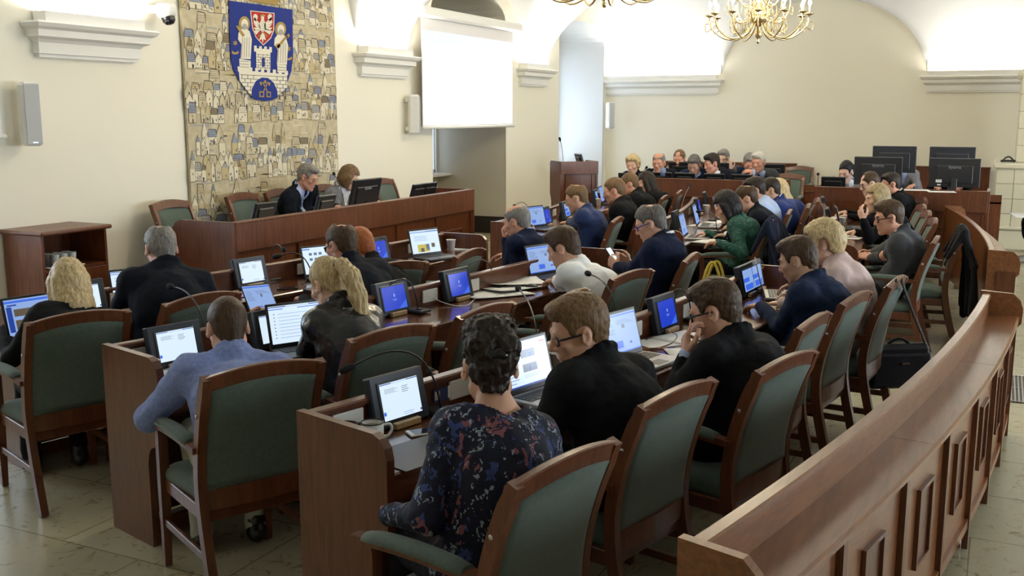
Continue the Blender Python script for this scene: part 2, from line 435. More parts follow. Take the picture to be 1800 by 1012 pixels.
NPEOPLE = [0]; CHAIRS = {}; DEBUG = False
def person(label, head, th, hy=0, hp=15, hr=0, sex='m', skin='fair', hair=('short', 'brown'), top=('jacket', None), shirt=None, tie=None, legs=None, bare_leg=False,
           rh=None, lh=None, specs=None, seat=.46, floor=0.0, size=1.0, face=False, belly=0, ld=0, twist=0, res=None, jaw=1, shoes=None, group=None, knees=.36, bare_arm=0,
           elbow_r=None, elbow_l=None, collar=True, roll=0, hs=1.0, hsc=1.08, hang=None, watch=0, spine=.56, beard=None, on=None, hoff=.01, hside=0, lean_=.14):
    """one seated person. head = (u, v, z) of the head's middle; th = degrees from the left wall's direction the body faces;
    rh / lh = dict(p=(u, v, z) or local xyz, d=finger direction, n=palm normal, curl=...) in the person's own frame"""
    i = NPEOPLE[0]; NPEOPLE[0] += 1
    if on is not None:
        c_ = CHAIRS[on]; a_ = c_.rotation_euler.z; floor = c_.location.z-.005; th = th if th is not None else 90-math.degrees(a_)
        sz_ = size*(.95 if sex == 'f' else 1); Pw = c_.location+rz(a_)@Vector((hside, hoff, 0)); Pw.z = floor+seat+.095; RH_ = rotm('Z', hy)@rotm('X', -hp)@rotm('Y', hr)
        o_ = Vector(np.array(rz(math.radians(90-th)))@(RH_@A(0, -.030, -.062)*hsc+A(0, -.040, -.070)))
        best = None
        for k_ in range(61):
            z_ = head[2]-.16+.005*k_; h_ = at(head[0], head[1], z_); L_ = rz(-math.radians(90-th))@(h_+o_-Pw); ch_ = L_.length; c0 = L_.x**2+.5*(L_.y-lean_)**2+.8*(z_-head[2])**2+4*max(0, ch_-spine*sz_)**2+2*max(0, .40-ch_)**2
            if best is None or c0 < best[0]: best = (c0, h_, z_, L_, ch_)
        hw = best[1]
        if DEBUG: print('SIT', on, label[:40], 'z=%.2f chord=%.2f fwd=%.2f side=%.2f' % (best[2], best[4], best[3].y, best[3].x))
    else: hw = at(*head)
    D = hw.length; fem = sex == 'f'
    rs = res or min(max(D*.0013, .0048), .0105); phi = math.radians(90-th)
    Rl = np.array(rz(-phi)); hl = Rl@np.array(hw)
    RH = rotm('Z', hy)@rotm('X', -hp)@rotm('Y', hr); sz = size*(.95 if fem else 1)
    nb = hl+RH@A(0, -.030, -.062)*hsc+A(0, -.040, -.070)
    pz = floor+seat+.095; Ls = spine*sz; dz = nb[2]-pz; Ls = max(Ls, dz*1.01)
    off = math.sqrt(max(Ls*Ls-dz*dz, 0)); ldir = A(-math.sin(math.radians(ld)), math.cos(math.radians(ld)), 0)
    hip = nb-ldir*off
    if on is not None: hip = Rl@np.array(Pw); v_ = (nb-hip)[:2]; off = float(np.linalg.norm(v_)); Ls = math.hypot(off, dz)
    org = A(hip[0], hip[1], 0); ow = Vector(np.array(rz(phi))@org)
    tl = lambda p: Rl@np.array(p)-org                       # world -> person's frame
    hc = hl-org; N = nb-org; P = A(0, 0, pz)
    lean = off/Ls; back = A(0, -1, 0)*(.025+.045*lean+(.28*math.sqrt(max(0, (spine*sz)**2-Ls*Ls)) if on is not None else 0)); vs_ = max(.8, Ls/.5)
    Wp = P+(N-P)*.36+back*.8; Ch = P+(N-P)*.70+back
    if on is not None:
        Wp[1] = max(Wp[1], -.095-hoff+.3*belly); Ch[1] = max(Ch[1], -.150-hoff+.3*belly)
    u = unit(N-Wp); fw = A(-math.sin(math.radians(twist)), math.cos(math.radians(twist)), 0); fw = unit(fw-u*(fw@u)); r = np.cross(fw, u)
    if roll: q = np.array(Matrix.Rotation(math.radians(roll), 3, Vector(fw))); u = q@u; r = q@r
    Rc = np.stack([r, fw, u], 1); w = sz*(.158 if fem else .185)
    Sr = N-u*.060+r*w; Sl = N-u*.060-r*w
    bz = belly
    def torso(g, k=.05):
        L = [El(P+A(0, .01, 0), A(.168*sz+g, .128+g, .115+g), k=k), El(P+(Wp-P)*.62+A(0, bz*.7, 0), A(.142*sz+bz*.5+g, .108+bz+g, .15*vs_+g), Rc, k=k),
             El(Ch-u*.015, A((.150 if fem else .168)*sz+bz*.4+g, .104+bz*.5+g, .185*vs_+g), Rc, k=k), Cc(Sl, Sr, .054*sz+g, k=k),
             Cc(N+u*.012, N-u*.05+r*w*.8, .050*sz+g*.7, .050*sz+g, k=k), Cc(N+u*.012, N-u*.05-r*w*.8, .050*sz+g*.7, .050*sz+g, k=k)]
        if g > 0: L.append(Cc(N-u*.06-fw*.006, N+u*.002-fw*.010, .064*sz+g*.6, .062*sz+g*.6, k=.03))
        for s_, S_ in ((1, Sr), (-1, Sl)): L.append(Cc(S_-u*.03-r*s_*.035-fw*.012, P+(Wp-P)*.75+r*s_*.075*sz, .058*sz+g, .062*sz+bz*.4+g, k=.06))
        if fem:
            for s_ in (-1, 1): L.append(El(Ch+u*.01+fw*.085+r*.07*s_, A(.062+g, .055+g, .06+g), Rc, k=.03))
        return L
    arms = []; hands = []
    for side, S, h, ep in (('R', Sr, rh, elbow_r), ('L', Sl, lh, elbow_l)):
        sg = 1 if side == 'R' else -1
        h = dict(h or {}); c = h.get('curl', (22, 28, 18))
        if 'p' in h:
            T = tl(at(*h['p'])); 
        elif 'w' in h: T = tl(h['w'])
        else: T = A(h.get('l', (sg*.17, S[1]+.36, floor+.80)))
        d = unit(A(h.get('d', (-sg*.35, .9, -.12)))); n = unit(A(h.get('n', (0, -.05, -1))))
        hsz = (.9 if fem else 1.0)*hs; wr = T-d*.09*hsz if h.get('centre', True) else T
        E, wr = ik(S, wr, .285*sz, .255*sz, A(ep if ep is not None else (sg*.42, -.45, -.9)))
        arms.append((S, E, wr)); hands += hand_prims(wr, d, n, side, hsz, c, h.get('spread', 1.0), h.get('thumb', .3), h.get('fan'))
    def arm_prims(g, end=0.0, k=.03, sc=1.0):
        L = []
        for S, E, wr in arms:
            e2 = wr+(E-wr)*end
            L += [Cc(S, E, .053*sz+g, (.041*sz+g)*sc, k=k), Cc(E, e2, .041*sz+g, (.027+.013*end)*sz+g*.8, k=.02)]
        return L
    hx = .088*sz; kn = A(.115, .42*sz, 0); legs_p = []
    for s_ in (-1, 1):
        H = P+A(s_*hx, .02, -.02); K = A(s_*kn[0], kn[1], floor+seat+.055); An = A(s_*.12, kn[1]-.42+knees, floor+.085)
        legs_p.append((H, K, An, s_))
    def leg_prims(g, k=.03):
        L = []
        for H, K, An, s_ in legs_p: L += [Cc(H, K, .082*sz+g, .058*sz+g, k=k), Cc(K, An, .056*sz+g, .040*sz+g, k=.015)]
        return L
    ht = hc+RH@A(0, -.024, -.045)*hsc
    neck = [Cc(N-u*.01, ht, (.050 if fem else .060)*sz, (.046 if fem else .056)*sz, k=.03)]
    hd = head_prims(A(0, 0, 0), np.eye(3), fem, jaw)
    def scl(p):
        (q, k, op) = p
        q = ('C', q[1]*hsc, q[2]*hsc, q[3]*hsc, q[4]*hsc) if q[0] == 'C' else ('E', q[1]*hsc, q[2]*hsc, q[3])
        return place((q, k, op), hc, RH)
    hd = [scl(p) for p in hd]
    V, Q = solid(hd+neck+torso(-.008)+arm_prims(-.002)+hands+leg_prims(-.008), rs)
    root = link('person', np_mesh('person', V, Q), None, SKIN[skin])
    root.location = (ow.x, ow.y, 0); root.rotation_euler = (0, 0, phi); tag(root, label, 'person', group)
    def part(nm, VQ, m):
        if len(VQ[1]): return link(nm, np_mesh(nm, *VQ), root, m)
    if hair:
        V, Q = hair_build(hair[0], A(0, 0, 0), np.eye(3), rs*.85, fem, i*1.7)
        if len(V): part('hair', ((V*hsc)@RH.T+hc, Q), HAIR[hair[1]])
        if hair[0] == 'pony':
            pts = [(0, -.115, .06), (0, -.155, .045), (.004, -.185, -.03), (.008, -.175, -.13), (.012, -.155, -.22), (.012, -.15, -.27)]; rr = [.020, .033, .043, .042, .03, .008]
            L = [Cc(hc+RH@A(pts[k]), hc+RH@A(pts[k+1]), rr[k], rr[k+1], k=.015) for k in range(5)]
            part('ponytail', solid(L, rs, disp=lambda p: .003*np.sin(p[..., 0]*330+p[..., 1]*90)+.002*np.sin(p[..., 0]*180-p[..., 1]*210)), HAIR[hair[1]])
            part('hair_tie', solid([El(hc+RH@A(0, -.128, .056), A(.027, .010, .027), RH)], rs*.7), M_GLASS_FRAME)
        if hair[0] == 'bun':
            L = [place(Cc((-.02, -.125, .085), (-.035, -.118, .02), .011, .008), hc, RH), place(Cc((.012, -.13, .06), (.04, -.118, .015), .012, .007), hc, RH), place(Cc((-.03, -.125, .05), (.03, -.128, .045), .012, .012), hc, RH), place(Cc((-.005, -.13, .04), (-.012, -.12, -.02), .008, .006), hc, RH)]
            part('hair_clip', solid(L, rs*.8), mat('glossy black clip', (.004, .004, .006), rough=.12))
    if beard:
        L = [place(p, hc, RH) for p in (Cc((-.044*jaw, .0, -.058), (-.014, .068, -.102), .0255, .0215, k=.025), Cc((.044*jaw, .0, -.058), (.014, .068, -.102), .0255, .0215, k=.025), El((0, .08, -.094), (.026, .018, .02), k=.02), Cc((-.02, .0855, -.048), (.02, .0855, -.048), .0095, k=.01))]
        part('beard', solid(L, rs), HAIR[beard])
    if face:
        hcn = HAIR[(hair or ('', 'grey'))[1]]
        for s_ in (-1, 1): part('eyebrow', solid([place(Cc((s_*.016, .0925, .0255), (s_*.034, .0905, .0300), .0046, .0046), hc, RH), place(Cc((s_*.034, .0905, .0300), (s_*.049, .080, .0275), .0046, .0036), hc, RH)], .004), hcn)
        for s_ in (-1, 1):
            part('eye', solid([place(El((s_*.031, .0862, .001), (.0115, .0035, .0030 if face == 'down' else .0058)), hc, RH)], .0025), M_EYE)
        part('lips', solid([place(Cc((-.018, .0905, -.0600), (.018, .0905, -.0600), .0038), hc, RH), place(Cc((-.015, .0905, -.0675), (.015, .0905, -.0675), .0042), hc, RH)], .0028), M_LIP)
    if specs:
        mb = MB(); fm = dict(black=M_GLASS_FRAME, blue=M_GLASS_BLUE, wire=M_GLASS_WIRE)[specs]; rr = .0034 if specs != 'wire' else .0016
        X = lambda p: Vector(hc+RH@A(p)); ln = MB()
        for s_ in (-1, 1):
            ring = [(s_*(.033+.0245*math.copysign(abs(math.cos(a))**.7, math.cos(a))), 0.0985-.006*abs(math.cos(a)), .002+.0175*math.copysign(abs(math.sin(a))**.75, math.sin(a))) for a in [2*PI*k/20 for k in range(21)]]
            mb.tube([X(p) for p in ring], rr, 6, cap=False); ln.add([X(p) for p in ring[:20]], [list(range(20))])
            mb.tube([X((s_*.0575, .0935, .010)), X((s_*.079, .07, .012)), X((s_*.086, -.01, .010)), X((s_*.084, -.028, -.012))], [rr*1.2, rr*1.3, rr, rr], 6)
        mb.tube([X((-.010, .101, .006)), X((0, .105, .010)), X((.010, .101, .006))], rr, 6)
        sp = mb.build('glasses', fm, root); ln.build('lens', M_LENS, sp)
    kind, tm = top
    wob = lambda p: .0075*vnoise(p*A(1, 1, .6), 13, i)+.0045*vnoise(p*A(.8, 1, 1), 27, i+5)+.002*vnoise(p, 55, i+9)
    if kind == 'jacket':
        L = torso(.016)+arm_prims(.013, .03)
        ring = [N+u*(.020+.020*-math.cos(a)*1.0*-1*-1)+r*.074*math.sin(a)+fw*(.066*math.cos(a)-.006)+u*(-.022*math.cos(a)) for a in [2*PI*k/12 for k in range(13)]]
        L += [Cc(ring[k], ring[k+1], .0145, k=.012) for k in range(12) if not (shirt and k in (0, 11))]
        cuts = []
        if shirt:
            def vcut(p):
                q = p-N; x = q@r; y = q@fw; z = q@u
                return -np.maximum(np.abs(x)-(z+.33)*.26, -(y-.015))
            cuts.append(vcut)
        part('jacket', solid(L, rs*1.15, cuts=cuts, disp=wob), tm)
        if shirt:
            Ls_ = torso(.005)+[Cc(N, N+u*.03, .062*sz, .060*sz, k=.02)]
            so = part('shirt', solid(Ls_, rs*1.2), shirt)
            for s_ in (-1, 1):
                a, b = N+fw*.052+u*.025+r*.02*s_, N+fw*.075-u*.045+r*.045*s_
                link('collar_point', np_mesh('collar_point', *solid([Cc(a, b, .014, .006)], rs)), so, shirt)
            if tie:
                L = [Cc(N+fw*.068+u*.005, N+fw*.076-u*.02, .020, .016, k=.01)]
                pts = [N+fw*.078-u*.03, Ch+fw*(.102+bz*.5)+u*.05, Ch+fw*(.115+bz*.7)-u*.10, Wp+fw*(.10+bz)]
                L += [El((pts[k]+pts[k+1])/2, A(.022+.006*k, .014, np.linalg.norm(pts[k+1]-pts[k])*.62), np.stack([r, unit(np.cross(unit(pts[k]-pts[k+1]), r)), unit(pts[k]-pts[k+1])], 1), k=.012) for k in range(3)]
                part('tie', solid(L, rs), tie)
    else:
        g = dict(shirt=.012, sweater=.016, blouse=.014, dress=.013)[kind]
        L = torso(g)+arm_prims(g*.95, bare_arm if bare_arm else .03, sc=1.12 if kind in ('shirt', 'blouse') else 1.05)
        cuts = []
        if kind == 'blouse':                               # scooped neckline
            cuts.append(lambda p: .088-np.sqrt(((p-(N+u*.035))@r)**2*.55+((p-(N+u*.035))@fw)**2+((p-(N+u*.035))@u)**2*1.2))
        if kind == 'dress': cuts.append(lambda p: .066-np.linalg.norm(p-(N+u*.03), axis=-1))
        if collar and kind in ('shirt', 'sweater'):
            ring = [N+u*(.030-.026*math.cos(a))+r*.066*math.sin(a)+fw*(.060*math.cos(a)-.004) for a in [2*PI*k/12 for k in range(13)]]
            L += [Cc(ring[k], ring[k+1]+0*u, .0135, k=.010) for k in range(12)]
        part(dict(shirt='shirt', sweater='sweater', blouse='blouse', dress='dress')[kind], solid(L, rs*1.1, cuts=cuts, disp=wob), tm)
    if (kind in ('jacket', 'sweater')) and collar and (shirt or collar not in (True, 1)):
        cm = collar if collar not in (True, 1) else shirt
        ring = [N+u*(.040-.030*math.cos(a))+r*.062*math.sin(a)+fw*(.057*math.cos(a)-.006) for a in [2*PI*k/12 for k in range(13)]]
        part('shirt_collar', solid([Cc(ring[k], ring[k+1], .0105, k=.008) for k in range(12)], rs), cm)
    if hang is not None:                                    # shirt cuffs that show at the wrist
        for S, E, wr in arms: part('cuff', solid([Cc(wr+(E-wr)*.10, wr+(E-wr)*-.01, .0365*sz, .034*sz)], rs), hang)
    if watch:
        S, E, wr = arms[1]; c0 = wr+(E-wr)*.02; ax = unit(E-wr); R_ = np.stack([unit(np.cross(ax, A(0, .3, 1))), unit(np.cross(ax, unit(np.cross(ax, A(0, .3, 1))))), ax], 1)
        wt = part('watch', solid([(('E', c0-ax*.012, A(.034, .033, .012), R_), .01, 1)], .0035), M_GLASS_FRAME)
        link('watch_case', np_mesh('watch_case', *solid([(('E', c0-ax*.012+watch*(R_[:, 0]*.030), A(.008, .019, .019), R_), .01, 1)], .003)), wt, mat('watch steel', (.3, .3, .3), .25, metal=1))
    part('trousers', solid([El(P+A(0, .015, -.005), A(.178*sz, .138, .115), k=.04)]+(leg_prims(.010) if not bare_leg else [Cc(H, K, .105, .09) for H, K, An, s_ in legs_p]+[Cc(K, K+(An-K)*.3, .09, .095) for H, K, An, s_ in legs_p]), rs*1.6, disp=wob), legs or MATS['dark trousers'])
    for H, K, An, s_ in legs_p:
        L = [Cc(An+A(0, -.03, -.035), An+A(s_*.012, .13, -.05), .046, .034, k=.02), Cc(An+A(0, 0, -.01), An+A(0, 0, .02), .045, .045, k=.02)]
        part('shoe', solid(L, rs*1.6, cuts=[lambda p: floor+.004-p[..., 2]]), shoes or MATS['black shoe leather'])
    return root, (arms, hc, RH, N, u, r, fw)
cloth('dark trousers', (.007, .007, .010), sheen=0); mat('black shoe leather', (.01, .009, .009), rough=.3)
# ------------------------------------------------------------------ furniture and equipment
WOOD = wood('red brown stained wood', (.080, .023, .008), (.150, .046, .016))
WOODL = wood('red brown wood lengthwise', (.080, .023, .008), (.150, .046, .016), stretch=(1, .12, 1))
CHAIRW = wood('chair wood', (.085, .026, .009), (.155, .050, .018), rough=.42, coat=.15)
RAILW = wood('railing wood', (.16, .058, .018), (.26, .100, .034), stretch=(1, .10, 1), rough=.28)
PALEW = wood('pale wood', (.42, .27, .12), (.55, .38, .19))
GREEN = mat('green upholstery', (.082, .115, .092), rough=.9, bump=.35, bscale=420, sheen=.25, noise=(.098, .135, .110), nscale=60)
STEEL = mat('brushed steel', (.55, .55, .56), rough=.3, metal=1)
BLACK = mat('black plastic', (.012, .013, .016), rough=.35); BLACK2 = mat('dark grey plastic', (.03, .032, .036), rough=.4)
CASE = mat('blue grey console housing', (.022, .030, .045), rough=.42); SILVER = mat('silver laptop', (.33, .33, .34), rough=.35, metal=.4)
KEYS = mat('black keys', (.015, .015, .017), rough=.5); DECK = mat('dark laptop deck', (.05, .05, .053), rough=.4)
WHITEP = mat('white plastic', (.78, .77, .72), rough=.35); PAPER = mat('white paper', (.82, .82, .80), rough=.8)
CUPM = mat('white paper cup', (.80, .79, .74), rough=.6); FOAM = mat('black foam', (.008, .008, .009), rough=.9)
def em(n, c, s): return mat(n, (.01, .01, .01), rough=.25, emit=s, ecol=c)
E_WHITE = em('screen white', (.72, .87, 1), .62); E_SOFT = em('screen pale blue', (.36, .55, 1), .46); E_BLUE = em('screen blue', (.012, .050, .60), .58); E_BLUE2 = em('screen light blue', (.05, .16, .85), .55)
E_TXT = em('screen text', (.18, .26, .42), .4); E_NAVY = em('screen navy', (.02, .05, .28), .7); E_RED = em('screen red', (.6, .03, .03), .7); E_PIC = em('screen picture', (.14, .18, .28), .5); E_BROWN = em('screen brown picture', (.10, .08, .05), .7)
E_YEL = em('screen yellow picture', (.5, .42, .08), .7)
SM = [E_WHITE, E_SOFT, E_BLUE, E_BLUE2, E_TXT, E_NAVY, E_RED, E_PIC, E_BROWN, E_YEL]
def screen_mesh(kind, w, h):
    nm = 'screen %s %.3f' % (kind, w)
    if nm in bpy.data.meshes: return bpy.data.meshes[nm]
    mb = MB(); lay = [0]
    def q(x0, z0, x1, z1, mi):
        y = -.0004*lay[0]; lay[0] += .25
        mb.add([(x0*w-w/2, y, z0*h), (x1*w-w/2, y, z0*h), (x1*w-w/2, y, z1*h), (x0*w-w/2, y, z1*h)], [(0, 1, 2, 3)], mi)
    rn = random.Random(kind)
    def text(x0, z0, x1, z1, n, mi=4):
        dz = (z1-z0)/n
        for k in range(n): q(x0, z0+dz*k, x0+(x1-x0)*rn.uniform(.6, 1), z0+dz*(k+.28), mi)
    if kind == 'crest':
        q(0, 0, 1, 1, 2)
        mb.add([(-.5*w, -.0002, 0), (-.1*w, -.0002, 0), (.25*w, -.0002, h), (.05*w, -.0002, h)], [(0, 1, 2, 3)], 2)
        mb.add([(.1*w, -.0002, 0), (.5*w, -.0002, 0), (.5*w, -.0002, .35*h)], [(0, 1, 2)], 3)
        pts = [(.032*w*math.cos(a), -.0006, .60*h+.075*h*math.sin(a)) for a in [2*PI*k/14 for k in range(14)]]; mb.add(pts, [list(range(14))], 1)
        q(.49, .53, .51, .74, 0)
        q(.40, .42, .60, .445, 1); q(.44, .375, .56, .395, 1)
    elif kind in ('doc', 'mail', 'plain'):
        q(0, 0, 1, 1, 0); q(0, .955, .30, .985, 5); q(.70, .955, 1, .985, 5); q(0, .955, 1, .966, 1)
        if kind == 'doc': text(.10, .72, .5, .86, 5, 7); text(.55, .66, .75, .86, 4, 7); q(0, .14, .06, .24, 3); q(.95, .04, 1, .10, 5); text(.5, .05, .8, .15, 2, 1)
        if kind == 'mail':
            q(0, .90, .25, .92, 3); q(.5, .90, 1, .92, 3)
            for k in range(8): q(.07, .14+.09*k, .09, .165+.09*k, 4); q(.15, .14+.09*k, .15+rn.uniform(.3, .6), .152+.09*k, 1)
    elif kind == 'site':
        q(0, 0, 1, 1, 0); q(0, 0, 1, .04, 5); q(.30, .84, .62, .90, 6); q(.36, .85, .61, .89, 0); q(.85, .88, .96, .93, 6)
        q(.42, .62, .72, .80, 7); q(.58, .62, .66, .72, 5); q(.42, .30, .72, .48, 7); q(.55, .30, .58, .42, 5); text(.42, .50, .8, .60, 3, 1); text(.42, .18, .8, .27, 3, 1); text(.05, .1, .36, .8, 9, 1)
    elif kind == 'sheet':
        q(0, 0, 1, 1, 1); q(0, .93, 1, .97, 3); q(0, 0, 1, .03, 3); text(.05, .5, .35, .85, 7, 4); q(.55, .60, .63, .70, 7); text(.42, .72, .92, .84, 3, 4); q(.70, .18, .76, .23, 5); q(.3, .12, .5, .3, 3)
    elif kind == 'news':
        q(0, 0, 1, 1, 1); q(0, .90, 1, .96, 3); q(.14, .52, .46, .72, 8); q(.14, .16, .52, .42, 8); q(.02, .1, .11, .8, 5); text(.5, .4, .9, .66, 4, 7); q(.04, .82, .20, .86, 5)
    elif kind == 'photos':
        q(0, 0, 1, 1, 0); q(.2, .05, .62, .38, 9); q(.30, .05, .42, .22, 8); q(.50, .12, .62, .38, 7); q(.70, .22, .82, .40, 8); q(0, .9, 1, .95, 1); text(.12, .55, .7, .8, 4, 1); q(.55, .94, .98, .96, 7)
    elif kind == 'people':
        q(0, 0, 1, 1, 0); q(0, .92, .2, .96, 3)
        for k in range(3):
            for j in range(2): q(.16+.13*k, .50+.20*j, .24+.13*k, .60+.20*j, 4)
        q(.48, .16, .60, .28, 8); q(.52, .18, .58, .25, 9); text(.6, .5, .95, .85, 6, 1)
    elif kind == 'window':
        q(0, 0, 1, 1, 1); q(.0, .42, .6, .62, 3); q(.1, .05, .9, .32, 3); q(.2, .7, .9, .9, 1)
    me = mb.mesh(nm, fix=False)
    for m in SM: me.materials.append(m)
    return me
def screen(kind, w, h, parent, M=None):
    o = link('screen', screen_mesh(kind, w, h), parent)
    if M is not None: o.matrix_local = M
    return o
# armchairs ---------------------------------------------------------------
ST = [(-.325, 0), (-.262, .22), (-.215, .45), (-.222, .62), (-.268, .80), (-.335, .965)]
STS = spline([(0, y, z) for y, z in ST], 5)
def back_y(z):
    for a, b in zip(STS, STS[1:]):
        if a.z <= z <= b.z: return a.y+(b.y-a.y)*(z-a.z)/(b.z-a.z)
    return STS[-1].y
def chair_meshes():
    R = {}
    mb = MB(); secs = []
    for i, p in enumerate(STS):
        t = (STS[min(i+1, len(STS)-1)]-STS[max(i-1, 0)]).normalized(); n = Vector((0, t.z, -t.y)); h = .024 if p.z < .9 else .019
        secs.append([p+n*h+Vector((sx*.018, 0, 0)) if k < 2 else p-n*h+Vector((sx*.018, 0, 0)) for k, sx in enumerate((-1, 1, 1, -1))])
    mb.sweep(secs); R['stile'] = mb.mesh('stile')
    mb = MB(); secs = []
    for k in range(15):
        x = -.293+.586*k/14; c = 1-(x/.293)**2; y = -.312-.022*c; zt = .962+.034*c; zb = .892+.030*c
        secs.append([(x, y+.019+.006, zb), (x, y+.019-.012, zt-.004), (x, y+.010-.014, zt), (x, y-.010-.016, zt), (x, y-.019-.012, zt-.004), (x, y-.019+.008, zb)])
    mb.sweep(secs); R['crest_rail'] = mb.mesh('crest_rail')
    mb = MB(); secs = []
    for k in range(11):
        x = -.262+.524*k/10; c = 1-(x/.262)**2; y = -.213-.02*c
        secs.append([(x, y+.014, .40), (x, y+.016, .485), (x, y-.016, .485), (x, y-.016, .40)])
    mb.sweep(secs); R['back_rail'] = mb.mesh('back_rail')
    mb = MB(); F = []; B = []
    for i in range(13):
        z = .482+.425*i/12
        F.append([]); B.append([])
        for k in range(15):
            x = -.258+.516*k/14; c = 1-(x/.258)**2; zz = z+(.028*c if i == 12 else .028*c*(i/12)**3); e = min(1, 4*(1-abs(x)/.258), 3.2*min(i, 12-i)/12+.12); e = max(e, .1)**.5
            y = back_y(min(zz, .96))-.022*c*max(0, min(1, (zz-.4)/.4))-.002
            F[-1].append((x, y+.030*e, zz)); B[-1].append((x, y-.016-.010*e, zz))
    def grid(G, fl):
        n = len(G[0]); vs = [p for r in G for p in r]; fs = []
        for i in range(len(G)-1):
            for k in range(n-1):
                q = (i*n+k, i*n+k+1, (i+1)*n+k+1, (i+1)*n+k); fs.append(q if fl else q[::-1])
        mb.add(vs, fs, 0, True)
    grid(F, True); grid(B, False)
    for a, b in ((0, 0),):
        n = 15
        ring = lambda G: G[0]+[r[-1] for r in G[1:]]+G[-1][::-1][1:]+[r[0] for r in G[::-1][1:-1]]
        r1, r2 = ring(F), ring(B); m = len(r1)
        mb.add(r1+r2, [(i, (i+1) % m, m+(i+1) % m, m+i) for i in range(m)], 0, True)
    R['backrest'] = mb.mesh('backrest')
    mb = MB(); secs = []
    for i in range(9):
        a = i/8; y = -.215+.485*a; hw = .235+.035*a; e = min(1, .35+3*min(a, 1-a)) if 0 < a < 1 else .35
        zt = .425+.055*e-.012*math.sin(PI*a); secs.append([(-hw, y, .40), (hw, y, .40), (hw+.004, y, .425), (hw-.01, y, zt-.01), (hw*.75, y, zt+.006), (0, y, zt+.012), (-hw*.75, y, zt+.006), (-hw+.01, y, zt-.01), (-hw-.004, y, .425)])
    mb.sweep(secs, sm=True); R['seat'] = mb.mesh('seat')
    mb = MB()
    for sx in (-1, 1): mb.box((sx*.258, .01, .372), (.026, .46, .06), bev=.004)
    mb.box((0, .235, .372), (.50, .024, .06), bev=.004); mb.box((0, -.205, .372), (.50, .024, .055), bev=.004); R['seat_frame'] = mb.mesh('seat_frame')
    mb = MB(); secs = []
    for z, w, y in ((0, .015, .255), (.36, .021, .243), (.60, .020, .243), (.645, .019, .25)): secs.append([(-w, y-w, z), (w, y-w, z), (w, y+w, z), (-w, y+w, z)])
    mb.sweep(secs); R['leg'] = mb.mesh('leg')
    mb = MB(); secs = []
    for a in range(9):
        t = a/8; y = -.235+.545*t; z = .642+.018*math.sin(PI*min(1, t*1.0))-.012*t; w = .023+.007*math.sin(PI*t)
        secs.append([(-w, y, z), (w, y, z), (w, y, z+.026), (-w, y, z+.026)])
    mb.sweep(secs); R['armrest'] = mb.mesh('armrest')
    mb = MB(); secs = []
    for a in range(9):
        t = .13+.76*a/8; y = -.235+.545*t; z = .642+.018*math.sin(PI*t)-.012*t+.020; w = .031+.007*math.sin(PI*t); e = .7 if a in (0, 8) else 1
        secs.append([(w*math.cos(q)*(.9 if e < 1 else 1), y, z+(.026*e*math.sin(q) if math.sin(q) > 0 else .010*math.sin(q))) for q in [2*PI*k/12 for k in range(12)]])
    mb.sweep(secs, sm=True); R['arm_pad'] = mb.mesh('arm_pad')
    mb = MB(); mb.box((0, -.005, .205), (.018, .50, .034), bev=.003); R['stretcher'] = mb.mesh('stretcher')
    mb = MB(); mb.lathe([(0, 0), (.015, 0), (.015, .008), (.008, .012), (.008, .030), (0, .030)], n=10); R['glide'] = mb.mesh('glide')
    mb = MB(); mb.lathe([(0, .004), (.007, .003), (.009, 0), (0, 0)], n=10, M=Matrix.Rotation(PI/2, 3, 'Y')); R['bolt'] = mb.mesh('bolt')
    for k in ('crest_rail', 'back_rail', 'backrest', 'seat', 'seat_frame'):
        for v in R[k].vertices: v.co.x *= .86
    for k in R: R[k].materials.append(GREEN if k in ('backrest', 'seat', 'arm_pad') else STEEL if k in ('glide', 'bolt') else CHAIRW)
    return R
CH = chair_meshes()
def make_chair():
    t = thing('armchair', (0, 0, 0))
    for nm in ('crest_rail', 'back_rail', 'backrest', 'seat', 'seat_frame'): link(nm, CH[nm], t)
    for s in (-1, 1):
        o = link('stile', CH['stile'], t); o.location = (s*.238, 0, 0)
        b = link('bolt', CH['bolt'], o); b.location = (s*.019, -.262, .80); b.scale = (s, 1, 1)
        g = link('glide', CH['glide'], o); g.location = (0, -.322, -.004)
        o = link('leg', CH['leg'], t); o.location = (s*.234, 0, 0)
        g = link('glide', CH['glide'], o); g.location = (0, .255, -.004)
        o = link('armrest', CH['armrest'], t); o.location = (s*.247, 0, 0); link('arm_pad', CH['arm_pad'], o)
        o = link('stretcher', CH['stretcher'], t); o.location = (s*.236, 0, 0)
    return t
CHAIR0 = [None]; PUSH = {16: -.22, 7: -.15, 12: -.12, 11: -.05, 17: -.15, 18: -.22, 19: -.1, 20: -.15, 24: -.25, 25: -.15, 30: -.35, 23: -.15, 10: -.06, 0: .02}
def chair(u0, v0, u1, v1, label, z=.965, floor=0, th=None, group='green armchairs', push=0, xy=None):
    "armchair whose crest rail runs between the two photo points; th = facing"
    a, b = at(u0, v0, z+floor), at(u1, v1, z+floor); m = (a+b)/2
    if th is None:
        d = b-a; th = math.degrees(math.atan2(d.x, d.y))
    phi = math.radians(90-th)
    if CHAIR0[0] is None: t = CHAIR0[0] = make_chair()
    else: t = dup(CHAIR0[0])
    f = Vector((-math.sin(phi), math.cos(phi), 0)); push = PUSH.get(len(CHAIRS), 0); p = Vector(xy+(0,))+f*push if xy else m+f*(.335+push)
    t.location = (p.x, p.y, floor+.005); t.rotation_euler = (0, 0, phi); CHAIRS[len(CHAIRS)] = t; return tag(t, label, 'chair', group)
